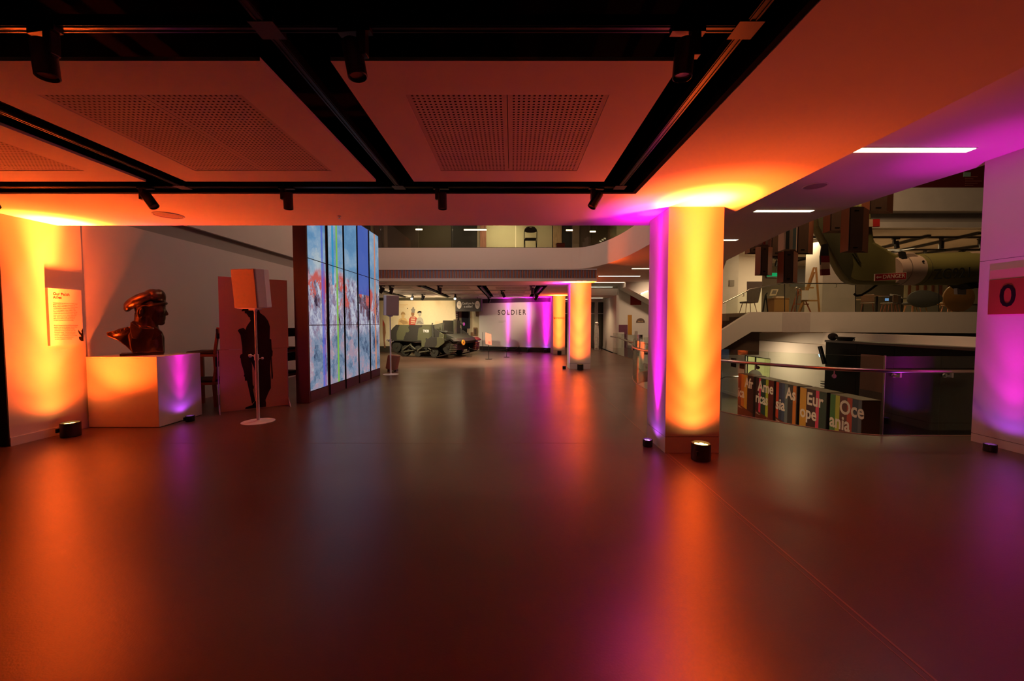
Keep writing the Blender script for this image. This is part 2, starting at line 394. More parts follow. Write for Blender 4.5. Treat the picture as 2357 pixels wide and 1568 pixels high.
# mural wall by the stairs
ms = struct('wall_stair', MB().box(5.6, 21, -2.5, 9.6, 21.2, 3.6), PAINT)
def print_poly(name, pts, y, m, parent, t=.006, dy=0):
    P = [at(px, py, y) for px, py in pts]
    return MB().prism([(p.x, p.z) for p in P], frame((0, y - t - dy, 0), (1, 0, 0)), t).build(name, m, parent)
print_poly('painted_shape', [(1451, 667), (1476, 683), (1476, 702), (1451, 702)], 21, flat('crimson_paint', (.30, .01, .015)), ms)
print_poly('painted_shape', [(1445, 725), (1454.5, 725), (1454.5, 771.5), (1445, 771.5)], 21, flat('amber_paint', (.52, .23, .02)), ms)
print_poly('painted_shape', [(1418, 748), (1444.5, 748), (1444.5, 822), (1437, 822), (1437, 765), (1418, 765)], 21, flat('plum_paint', (.16, .04, .09)), ms)
print_poly('painted_shape', [(1444.5, 795), (1470, 795), (1470, 850), (1444.5, 850)], 21, flat('slate_paint', (.10, .09, .13)), ms)
q = [(1464, 743)] + [(1474 - 10 * math.cos(PI * k / 10), 742 - 9.5 * math.sin(PI * k / 10)) for k in range(11)] + [(1484, 743)]
bd = print_poly('stone_badge', q, 21, flat('brown_badge', (.13, .08, .06)), ms, .03)
for k in range(4):
    print_poly('badge_stripe', [(1468 + 3 * k, 741.5), (1469.2 + 3 * k, 741.5), (1469.2 + 3 * k, 739), (1468 + 3 * k, 739)], 21, TAN, ms, .008, .03)
print_poly('notice_sheet', [(1460, 767), (1467, 767), (1467, 783), (1460, 783)], 20.9, WHITE, ms)
# underside of the upper stair flight
struct('trim_4', MB().prism([(at(1440, 655, 19.5).x, 3.5), (at(1440, 661, 19.5).x, at(1440, 661, 19.5).z), (at(1520, 704, 19.5).x, at(1520, 704, 19.5).z), (at(1520, 655, 19.5).x, 3.5)], frame((0, 19.5, 0), (1, 0, 0)), 1.2), CEIL)
# --- lower hall
fl2 = struct('floor_lower', MB().box(2, 4, ZL - .1, 22, 32, ZL), mat('lower_hall_floor', (.14, .115, .09), .35, var=.1, scale=2))
XW = 12.2
dy0, dy1 = 18.75, 20.85
wlo = struct('wall_lower', MB().box(XW, 8, ZL, XW + .2, dy0, .62).box(XW, dy1, ZL, XW + .2, 34, .62).box(XW, dy0, -.18, XW + .2, dy1, .62).box(XW + .02, 8, .60, XW + .45, 34, .64).box(XW + .45, 8, .60, XW + .6, 34, 1.12), PAINT)
struct('baseboard_lower', MB().box(XW - .015, 8, ZL, XW, dy0, ZL + .15).box(XW - .015, dy1, ZL, XW, 34, ZL + .15), WHITE)
ROOM = mat('bright_room_paint', (.80, .76, .55), .8)
struct('wall_back_room', MB().box(XW + 3, 16.5, ZL, XW + 3.1, 24, .4).box(XW + .2, 23.9, ZL, XW + 3, 24, .4).box(XW + .2, 16.5, ZL, XW + 3, 16.6, .4).box(XW + .2, 16.5, .3, XW + 3, 24, .4), ROOM)
lamp('POINT', 'back_room_lamp', (XW + 1.4, 20.5, -.15), 140, (1, .88, .55), size=.2)
d4 = struct('door_4', MB().box(XW + .02, 19.9, ZL, XW + .05, 19.98, -.2).box(XW + .02, 20.6, ZL, XW + .05, 20.66, -.2).box(XW + .02, dy0, -.22, XW + .06, dy1, -.18).box(XW + .02, dy0, ZL, XW + .06, dy0 + .05, -.2).box(XW + .02, dy1 - .05, ZL, XW + .06, dy1, -.2), BLKM)
MB().box(XW + .03, dy0 + .05, ZL, XW + .04, dy1 - .05, -.22).build('door_glass', GLASS, d4)
for a, b, c, dd in ((1683, 1694, 824, 846), (1703, 1713, 831, 850)):
    p, q = onx(a, c, XW - .01), onx(b, dd, XW - .01)
    MB().box(XW - .02, q.y, q.z, XW, p.y, p.z).build('notice_board', BLKM, wlo)
# --- cafe level across the hall
struct('floor_cafe', MB().box(10.15, 16.2, 1.1, 34, 30, ZM), mat('cafe_floor', (.34, .24, .15), .5))
pts = [(1650, 768), (1728, 718.5), (2300, 718.5), (2300, 767.5), (1730, 764), (1650, 812)]
P = [at(x, y, 16) for x, y in pts]
struct('wall_parapet', MB().prism([(p.x, p.z) for p in P], frame((0, 16, 0), (1, 0, 0)), .2), PAINT)
p = at(1802, 718.5, 15.99); q = at(1864, 766, 15.99)
PATCH = mat('repainted_patch', (.60, .55, .54), .7)
MB().box(p.x, 15.985, at(0, 765, 16).z, q.x, 15.998, p.z - .02).build('wall_panel', PATCH, bpy.data.objects['wall_parapet'])
st = MB()
for k in range(7):                       # flight of stairs going down behind the parapet
    st.box(8.0 + k * .30, 16.25, .2, 8.3 + k * .30, 18, .78 + k * .165)
struct('trim_5', st, mat('brown_stair_carpet', (.10, .06, .04), .9))
struct('wall_cafe', MB().box(10, 27, 0, 36, 27.2, 6.5), mat('cafe_wall_paint', (.42, .36, .29), .8, var=.05))
P = [at(x, y, 22) for x, y in ((1650, 600), (1697.5, 720))]
struct('wall_stair_head', MB().box(P[0].x, 22, 0, P[1].x, 22.4, 6), CONC)
p, q = at(1679, 645, 21.97), at(1690, 659, 21.97)
MB().box(p.x, 21.97, q.z, q.x, 21.99, p.z).build('notice_sheet', GRYP, bpy.data.objects['wall_stair_head'])
a, b = at(1698, 600, 24), at(1752, 720, 24)
struct('wall_white', MB().box(a.x, 24, 1.9, b.x, 24.2, 6), PAINT)
cc = struct('ceiling_cafe', MB().box(9, 17.2, 5.5, 36, 27, 5.7), CONC)
struct('wall_gallery_edge', MB().box(9, 16.6, 6.12, 36, 17.0, at(2100, 432, 16.6).z), CONC)
struct('trim_6', MB().box(9, 17.0, 5.72, 36, 17.6, 6.3), GREY)
struct('trim_7', MB().box(9, 16.9, 5.5, 36, 17.1, 5.74), CONC)
for y, z in ((18.6, 5.47), (21.7, 5.47), (24.4, 5.47)):
    MB().bar((9, y, z), (36, y, z), .10, .10).build('lighting_rail', BLK, cc)
for a, b in (((2010, 576), (2140, 543)), ((2050, 582), (2255, 537)), ((2090, 588), (2260, 566)), ((1707, 606), (1752, 595)), ((1835, 601), (1905, 584))):
    pa, pb = onz(*a, 5.42), onz(*b, 5.42)
    MB().bar(pa, pb, .12, .10).build('lighting_rail', BLK, cc)
# red display wall on the gallery above the cafe
p = at(2118, 380, 18.5); zt = 9.2
wr = struct('wall_red', MB().box(p.x, 18.5, 6.2, 28, 18.7, zt), flat('deep_red_display', (.14, .012, .012)))
a, b = at(2218, 397, 18.48), at(2233, 407, 18.48)
MB().box(a.x, 18.46, b.z, b.x, 18.49, a.z).build('mint_plaque', flat('mint_print', (.32, .55, .48)), wr)
for k in range(6):
    a, b = at(2222, 399 + 5 * k + 2, 18.48), at(2260, 401 + 5 * k + 2, 18.48)
    if k > 0: MB().box(a.x, 18.47, b.z, b.x - .2 * (k % 3), 18.49, a.z).build('text_line', flat('rose_print', (.34, .10, .09)), wr)
struct('ceiling_hall', MB().box(-8, 5.5, 9.6, 36, 20, 9.8), CONC)
# --- upper gallery behind the glass
gw = struct('wall_gallery', MB().box(-6.6, 18.8, ZU, 10, 19, 7), mat('gallery_wall_paint', (.72, .64, .42), .8))
def gpanel(a, b, c, y=18.7, top=7):
    p, q = at(a, 500, y), at(b, 500, y)
    return MB().box(p.x, y, ZU, q.x, y + .04, top).build('wall_panel', c, gw)
DK1 = flat('dark_taupe_panel', (.13, .10, .075)); DK2 = flat('dark_olive_panel', (.11, .09, .05)); DK3 = flat('near_black_panel', (.02, .018, .017)); BGE = flat('beige_panel', (.34, .27, .20))  # the gallery's low light is put into these dark panel colours
for a, b, c, y in ((860, 872, flat('brown_panel', (.2, .08, .03)), 18.7), (872, 881, DK1, 18.7), (883, 891, BGE, 18.66), (891, 962, DK1, 18.7), (962, 1040, DK2, 18.7), (1038, 1098, DK3, 18.66), (1098, 1105, BGE, 18.6), (1105, 1119, mat('banner_print', (.40, .17, .12), .7, var=.6, scale=6, stretch=(4, 1, .5)), 18.55),
                   (1271, 1273, DK3, 18.62), (1273, 1293, mat('bark_print', (.50, .34, .19), .8, var=.7, scale=9, stretch=(7, 1, .6)), 18.5), (1293, 1318, DK3, 18.6), (1318, 1334, BGE, 18.5), (1334, 1360, DK1, 18.6), (1360, 1420, DK2, 18.7), (1420, 1500, BGE, 18.6)):
    gpanel(a, b, c, y)
struct('ceiling_gallery', MB().box(-6.6, 15.2, 6.95, 10, 19, 7.05), CONC)
lamp('SPOT', 'gallery_spot', (-.4, 16.6, 6.6), 260, (1, .86, .52), (-.55, 18.8, 5.2), .05, spot=75)
lamp('SPOT', 'gallery_spot', (1.1, 16.4, 6.6), 80, (1, .82, .50), (1.0, 18.8, 5.0), .05, spot=90)
lamp('SPOT', 'gallery_spot', (-3.2, 16.4, 6.6), 90, (1, .78, .48), (-3.2, 18.8, 5.0), .05, spot=95)
# ================================================================== THINGS: columns and their uplights
def column(label, x0, y0, x1, y1, top, base=.19, joints=()):
    r = thing('column', label, 'column', ((x0 + x1) / 2, (y0 + y1) / 2, 0))
    hx, hy = (x1 - x0) / 2, (y1 - y0) / 2
    zs = [base] + list(joints) + [top]
    MB().box(-hx, -hy, 0, hx, hy, base - .006).build('base', PAINT, r)
    m = MB()
    for a, b in zip(zs[:-1], zs[1:]): m.box(-hx, -hy, a, hx, hy, b - (.005 if b != top else 0))
    m.build('shaft', PAINT, r)
    MB().box(-hx + .006, -hy + .006, base - .01, hx - .006, hy - .006, top - .02).build('core', BLKM, r)
    return r
column('big square white column glowing amber and magenta, nearest one left of the railing', 1.768, 4.545, 2.392, 5.165, ZS)
c2 = column('square white column glowing amber at the far slatted fascia, second from the camera', 1.892, 12.98, 2.568, 13.62, ZS)
c3 = column('farthest white column glowing amber with an entrance sign, beside the magenta lit wall', 1.972, 19.08, 2.54, 19.7, ZS)
pr_ = column('broad white column washed violet with a number sign, at the right edge', 5.853, 3.7, 6.6, 5.02, ZW, .107, (2.27,))
# number sign on the right column, text facing the hall
F = frame((5.853, 4.90, 0), (0, -1, 0))
MB().prism([(0, 1.606), (.62, 1.606), (.62, 2.022), (0, 2.022)], F @ Matrix.Translation((0, -.012, 0)), .012).build('sign_panel', flat('rust_red_sign', (.30, .045, .02)), pr_, world=True)
MB().prism([(0, 2.026), (.62, 2.026), (.62, 2.14), (0, 2.14)], F @ Matrix.Translation((0, -.010, 0)), .010).build('sign_strip', flat('peach_sign', (.60, .38, .28)), pr_, world=True)
text('0', F @ Matrix.Translation((.188, -.014, 1.81)), .37, INK, pr_, world=True, sx=.9, ext=.0006, bold=.004)
# entrance lettering on the far column
text('ENTRANCE', frame((2.27, 19.075, 1.72), (1, 0, 0)), .088, INK2, c3, world=True, space=1.1, ext=.0003)
MB().tube([(2.02, 19.079, 1.72), (2.02, 19.07, 1.72)], .022, 14).build('bullet', INK2, c3, world=True)
def uplight(kind, x, y, label, d, e0, big=True, prof=(.5, .7, .85, 1.15, 1.2, 1.0), wide=1.5, pool=0, group=None):
    """drum fitting whose optic throws most of its light straight up; d = distance to the surface it grazes"""
    r = thing('uplight', label, 'light', (x, y, 0), 0, group)
    R, H = (.10, .185) if big else (.058, .086)
    if kind == 'f': R, H = .085, .16
    m = MB().lathe([(R * .94, 0), (R, .006), (R, H), (R * .9, H), (R * .88, H - .03)], 28)
    m.build('housing', BLK, r, smooth=True)
    oc = ORANGE if big else MAGENTA; led = LED_O if big else LED_M
    l = MB()
    for k in range(7):
        a = 2 * PI * k / 6; rr = 0 if k == 6 else R * .52
        l.cyl((rr * math.cos(a), rr * math.sin(a), H - .03), (rr * math.cos(a), rr * math.sin(a), H - .018), R * .24, n=10)
    l.build('led_cluster', led, r)
    MB().bar((-R * .8, -R * .62, H * .5), (-R * .8, -R * 1.0, H * .5), .02, .05).build('cable_socket', BLKM, r)
    z = H + .004; cum = 0
    for i, h in enumerate((.16, .28, .48, .85, 1.5, 2.5)):
        P = 4 * PI * e0 * prof[i] * (h * h + d * d) ** 1.5 / d
        half = 72 if i == 0 else min(66, math.degrees(math.atan(d / h)) * (1.55 if big else wide))
        lamp('SPOT', 'beam', (x, y, z), max(0, P - cum), oc if i or big else (.45, .04, 1), (x, y, z + 2), .045 if big else .02, spot=half * 2, blend=(.85 if big else .5) if i == 0 else 1, parent=r)
        cum = max(cum, P)
    if pool: lamp('SPOT', 'beam', (x, y, z), pool, oc, (x, y, z + 2), .02, spot=34, blend=1, parent=r)
    return r
u_ = uplight('w', -5.862, 5.233, 'black drum uplight shining amber up the left wall beside the plinth', .25, 38, prof=(1.3, .6, .62, .95, 1.5, 1.9))
lamp('SPOT', 'beam', (-5.85, 5.233, .19), 650, ORANGE, (-5.05, 5.05, 2.2), .05, spot=112, blend=1, parent=u_)
uplight('w', 2.078, 4.325, 'black drum uplight shining amber up the nearest column', .22, 42, prof=(1.2, .7, .85, 1.35, 1.4, 1.1))
uplight('w', 2.19, 12.72, 'black drum uplight shining amber up the second column', .26, 34)
uplight('w', 2.25, 18.85, 'black drum uplight shining amber up the farthest column', .23, 36)
uplight('p', -4.93, 6.04, 'small uplight throwing a violet stripe on the white plinth', .135, 13, False, (.25, .7, 1, 1, .8, .3), 1.2)
uplight('p', 1.655, 4.80, 'small uplight throwing magenta on the side of the nearest column', .113, 8, False, (.25, .6, .9, 1, 1.0, 1.0), 1.4, 300)
uplight('p', 1.72, 13.06, 'small uplight at the dark side of the second column', .17, 8, False, (.10, .3, .6, .9, 1, 1))
uplight('p', 5.60, 4.605, 'small uplight washing the right hand column violet', .25, 12, False, (.25, .55, .95, .7, .10, .01), 1.15)
WA, WB = Vector((-1.80, 21.8, 0)), Vector((2.02, 20.2, 0)); WD = (WB - WA).normalized(); WN = Vector((WD.y, -WD.x, 0))
for u, s, pp in ((1.72, 'left', 8), (2.90, 'middle', 8), (3.84, 'right', 24)):
    q = WA + WD * u + WN * .13
    uplight('f', q.x, q.y, f'small black uplight at the skirting of the lettered wall, {s} of three', .13, pp, False, (.1, .4, .7, 1, 1, .8))
# ------------------------------------------------------------------ linear lamps under the walkway
def linear(x0, x1, y, z, label, wd=.10, tilt=0):
    r = thing('linear_lamp', label, 'light', ((x0 + x1) / 2, y, z), 0, 'recessed linear lamps')
    h = (x1 - x0) / 2
    MB().box(-h, -wd / 2, -.012, h, wd / 2, .0).build('diffuser', LED_W, r)
    MB().box(-h - .012, -wd / 2 - .012, -.006, h + .012, -wd / 2, .0).box(-h - .012, wd / 2, -.006, h + .012, wd / 2 + .012, .0).box(-h - .012, -wd / 2, -.006, -h, wd / 2, 0).box(h, -wd / 2, -.006, h + .012, wd / 2, 0).build('trim_frame', WHITE, r)
    return r
for x0, x1, y, s in ((3.75, 5.29, 4.68, 'largest linear lamp, nearest over the walkway at the right'), (4.33, 5.34, 7.18, 'second linear lamp under the walkway ceiling, right of the nearest column'),
                     (4.1, 5.40, 9.65, 'linear lamp just peeping past the nearest column at its right'), (4.39, 5.7, 14.66, 'linear lamp left of the nearest column, highest there'),
                     (3.68, 5.43, 17.0, 'long linear lamp level with the slatted fascia end'), (3.75, 5.5, 19.6, 'linear lamp touching the second column, third down'), (3.8, 5.55, 22.1, 'linear lamp above the grey beam of the corridor')):
    linear(x0, x1, y, ZW - .001, s)
for (a, b, y, s) in ((1352, 1387, 686, 'linear lamp beyond the grey beam, nearer one'), (1350, 1371, 691.5, 'farthest linear lamp beyond the grey beam'), ):
    p, q = onz(a, y, 2.878), onz(b, y, 2.878)
    linear(p.x, q.x, p.y, 2.879, s)
linear(3.05, 3.33, 23.0, 2.879, 'short linear lamp seen between the far columns')
r = thing('linear_lamp', 'tilted short linear lamp under the sloping stair soffit', 'light', at(1483, 672.5, 19.42))
MB().bar((-.17, 0, -.08), (.17, 0, .05), .06, .05).build('diffuser', LED_W, r)
MB().bar((-.18, .03, -.075), (.18, .03, .06), .08, .04).build('housing', WHITE, r)
for a, b, y, s in ((1068, 1120, 529, 'long lit bar for a reflected lamp on the upper gallery before a black panel'), (957, 972, 528, 'short lit bar for a reflected lamp on the upper gallery before olive panels'), (1303, 1318, 530, 'short yellowish lit bar for a reflected lamp on the upper gallery by the trunk picture'), (1358, 1371, 533, 'short lit bar for a reflected lamp on the upper gallery near the curved parapet')):
    p, q = at(a, y, 17.6), at(b, y, 17.6)  # lit bars added in place of lamp reflections on the gallery glass
    r = thing('linear_lamp', s, 'light', ((p.x + q.x) / 2, 17.6, p.z)); h = (q.x - p.x) / 2
    MB().box(-h, -.03, -.03, h, .03, .02).build('diffuser', LED_W, r)
    MB().box(-h - .01, -.035, .02, h + .01, .035, .05).tube([(-h * .8, 0, .05), (-h * .8, 0, 6.95 - p.z)], .006, 6).tube([(h * .8, 0, .05), (h * .8, 0, 6.95 - p.z)], .006, 6).build('housing', BLK, r)
# smoke detectors / ceiling loudspeakers
for x, y, z, s in ((-4.163, 4.889, ZS, 'round flush ceiling loudspeaker above the amber lit wall'), (4.42, 5.90, ZW, 'round flush ceiling loudspeaker under the walkway between the lamps'), (-4.2, 13.1, ZS, 'round flush ceiling loudspeaker in the far hall soffit')):
    r = thing('ceiling_speaker', s, 'loudspeaker', (x, y, z))
    MB().lathe([(.155, 0), (.155, -.008), (.148, -.012), (.14, -.008), (.14, 0)], 32).build('rim', WHITE, r, smooth=True)
    MB().lathe([(.001, -.006), (.139, -.005), (.139, -.001), (.001, -.001)], 32).build('grille', GRILL, r, smooth=True)
p = onz(781, 497, ZS)
r = thing('sprinkler', 'tiny chrome sprinkler head in the soffit above the screens', 'sprinkler', (p.x, p.y, ZS))
MB().lathe([(.022, 0), (.022, -.004), (.008, -.008), (.008, -.03), (.016, -.032), (.016, -.036)], 14).build('head', STEEL, r)
# ------------------------------------------------------------------ track spotlights
SPOT = None
def spotlight(x, y, z, tilt, az, label, lit=False, group=None, sc=1.0):
    """adapter box on the rail, driver arm, tilted barrel"""
    r = thing('track_spotlight', label, 'spotlight', (x, y, z), az, group)
    MB().box(-.075, -.018, -.025, .075, .018, 0).build('rail_adapter', BLK, r)
    MB().box(-.055, -.02, -.125, -.012, .02, -.025).build('driver_box', BLK, r, bevel=.004)
    M = Matrix.Translation((.012, 0, -.10)) @ Matrix.Rotation(tilt, 4, 'Y')
    m = MB(); m.T = M
    m.lathe([(.036, .045), (.043, .038), (.043, -.115), (.038, -.118), (.036, -.10), (.002, -.10)], 20)
    m.build('barrel', BLK, r, smooth=True)
    m = MB(); m.T = M; m.lathe([(.001, -.102), (.034, -.103), (.034, -.099), (.001, -.099)], 18)
    m.build('lens', (LED_X if group == 'far hall spotlights' else LED_S) if lit else flat('amber_reflector', (.35, .16, .10), .3), r)
    if sc != 1.0: r.scale = (sc, sc, sc)
    return r
for x, y, t, az, s in ((-2.10, 1.85, .12, PI * .95, 'black track spotlight overhead at the far left, largest one'), (-.705, 1.85, .18, PI * .97, 'black track spotlight overhead hanging before the middle panel'), (.79, 1.85, -.08, PI, 'black track spotlight overhead by the rail crossing at right'),
                       (-5.10, 3.93, -.50, 0, 'black track spotlight half cut by the left edge, tilted'), (-3.56, 3.93, -.62, 0, 'black track spotlight tilted right, second on the far rail'), (-2.19, 3.93, -.02, 0, 'black track spotlight straight down, left of the screens'),
                       (-.69, 3.93, -.02, 0, 'black track spotlight straight down over the middle of the hall'), (.82, 3.93, .55, PI * 1.05 - PI, 'black track spotlight tilted left at the corner near the column')):
    spotlight(x, y, ZS + .015, t, az, s)
far = [(880, 667, .6, 0, 'leftmost'), (901, 670, .3, 0, 'second from left'), (949, 684, -.5, 1, 'third from left, lit'), (974, 681, .5, 0, 'fourth from left'), (1012, 671, .1, 0, 'fifth, hanging alone'), (1048, 684, 0, 1, 'sixth, brightest lit'), (1146, 688, .3, 0, 'by the pair of rails'), (1157, 674, -.4, 0, 'before the magenta glow'), (1225, 665, 0, 0, 'near the right rail'), (1222, 681, .5, 0, 'low by the right rail')]
for px, py, t, lit, s in far:
    p = onz(px, py, ZS - .14); p.y = min(p.y, 19.9)
    bx = min((-5.32, -3.2, -1.1, 1.05), key=lambda v: abs(v - p.x)); by = min((14.0, 16.0, 18.06, 19.96), key=lambda v: abs(v - p.y))
    onx_ = abs(bx - p.x) < abs(by - p.y) * .6
    if onx_: p.x = bx
    else: p.x *= by / p.y; p.y = by
    spotlight(p.x, p.y, ZS - .053 if onx_ else ZS + .006, .95 if lit else t, PI / 2 if lit else .4, f'small black spotlight on the far hall rails, {s}', bool(lit), 'far hall spotlights', 1.35)
lamp('SPOT', 'exhibit_beam', (.25, 18.7, 2.6), 170, (1, .74, .46), (.15, 21.0, 2.0), .04, spot=66)
lamp('SPOT', 'exhibit_beam', (-4.9, 18.3, 2.6), 150, (1, .76, .40), (-5.2, 20.6, 2.0), .04, spot=80)
lamp('SPOT', 'exhibit_beam', (-3.6, 18.5, 2.6), 125, (1, .76, .40), (-3.7, 20.7, 2.05), .04, spot=80)
lamp('SPOT', 'exhibit_beam', (-2.3, 16.0, 2.7), 700, (1, .80, .52), (-2.9, 18.3, .6), .05, spot=85)
lamp('SPOT', 'exhibit_beam', (-5.2, 15.2, 2.7), 800, (1, .80, .52), (-4.4, 17.9, .8), .05, spot=85)
lamp('SPOT', 'exhibit_beam', (-.9, 15.0, 2.7), 620, (1, .80, .52), (-.9, 15.5, 0), .05, spot=95)
for k, (px, py) in enumerate(((2062, 553), (2167, 549), (2129, 578), (2215, 579), (1727, 612), (1758, 604), (1790, 596), (1771, 608), (1868, 594), (2258, 555))):
    p = onz(px, py, 5.36); by = min((18.6, 21.7, 24.4), key=lambda v: abs(v - p.y)); p.x *= by / p.y; p.y = by
    spotlight(p.x, p.y, 5.422, .2 * (k % 3 - 1), .5 * k, f'black spotlight under the cafe ceiling, number {k+1} of ten rightwards' if False else ['black cafe spotlight beside the tail fin top, lit', 'black unlit cafe spotlight right of the tail fin top', 'black cafe spotlight hanging over the pale boom band', 'black cafe spotlight just above the green boom cover', 'black cafe spotlight leftmost, by the stair head', 'black cafe spotlight behind the second hanging box', 'black cafe spotlight left of the longest hanging box', 'black cafe spotlight low left of the longest hanging box', 'black cafe spotlight between boxes and the striped blade', 'black cafe spotlight cut by the violet column'][k], k in (0, 2, 3, 4), 'cafe ceiling spotlights', 2.2)
# ------------------------------------------------------------------ plinth, bust, wall text
pl_ = thing('plinth', 'white box plinth under the bronze bust, violet stripe on one side', 'plinth', (-5.57, 6.06, 0))
MB().box(-.505, -.40, .008, .505, .39, 1.0).build('body', PLY, pl_, bevel=.003)
MB().box(-.507, -.402, 1.0, .507, .392, 1.02).build('top_board', PLY, pl_, bevel=.002)
MB().box(-.50, -.395, 0, .50, .385, .008).build('foot', BLKM, pl_)
sg = thing('wall_sign', 'white text board with a bird emblem on the amber lit wall', 'sign', (-6.11, 5.44, 1.58))
F = frame((-6.075, 5.235, 0), (0, 1, 0))
MB().prism([(0, 1.20), (.405, 1.20), (.405, 1.962), (0, 1.962)], F, .035).build('board', WHITE, sg, world=True)
DO = flat('dark_orange_print', (.22, .05, .015))
text('Our Polish\nAllies', F @ Matrix.Translation((.055, -.0006, 1.862)), .046, DO, sg, align='LEFT', world=True, line=1.0, ext=.0003, bold=.0006)
B1 = 'Following the fall of France in 1940, many\nPolish soldiers managed to escape to\nBritain where they formed a Polish Corps\nnumbering as it reached Europe with\narmoured brigade, Polish soldiers who\nwere released from Soviet prisons in the\nMiddle East also formed an army, where\nthey trained in North Africa, Syria and\nItaly. Both corps fought alongside as\npart of the British and Allied armies\nEurope and Italy from Normandy.'
B2 = 'British trained training of Free and Polish\nsoldiers during the Second World War\nmade many and lifelong friendships\ncombined as they were far from the\nhomeland today. The Second Corps\nmember, 1 Regiment Royal Logistic\nCorps and the Squadron carry an eagle\nand the colours of their families\non their uniforms in memory.'
text(B1, F @ Matrix.Translation((.05, -.0006, 1.650)), .0158, DO, sg, align='LEFT', world=True, line=1.45, ext=.0002, sx=1.12)
text(B2, F @ Matrix.Translation((.05, -.0006, 1.375)), .0158, DO, sg, align='LEFT', world=True, line=1.45, ext=.0002, sx=1.12)
bird = [(.405, 1.245), (.372, 1.25), (.352, 1.272), (.345, 1.30), (.356, 1.312), (.378, 1.308), (.372, 1.33), (.352, 1.352), (.342, 1.385), (.344, 1.41), (.366, 1.375), (.384, 1.352), (.388, 1.375), (.380, 1.392), (.392, 1.402), (.397, 1.418), (.405, 1.425)]
MB().prism(bird, F @ Matrix.Translation((0, -.0008, 0)), .0007).build('bird_emblem', INK, sg, world=True)

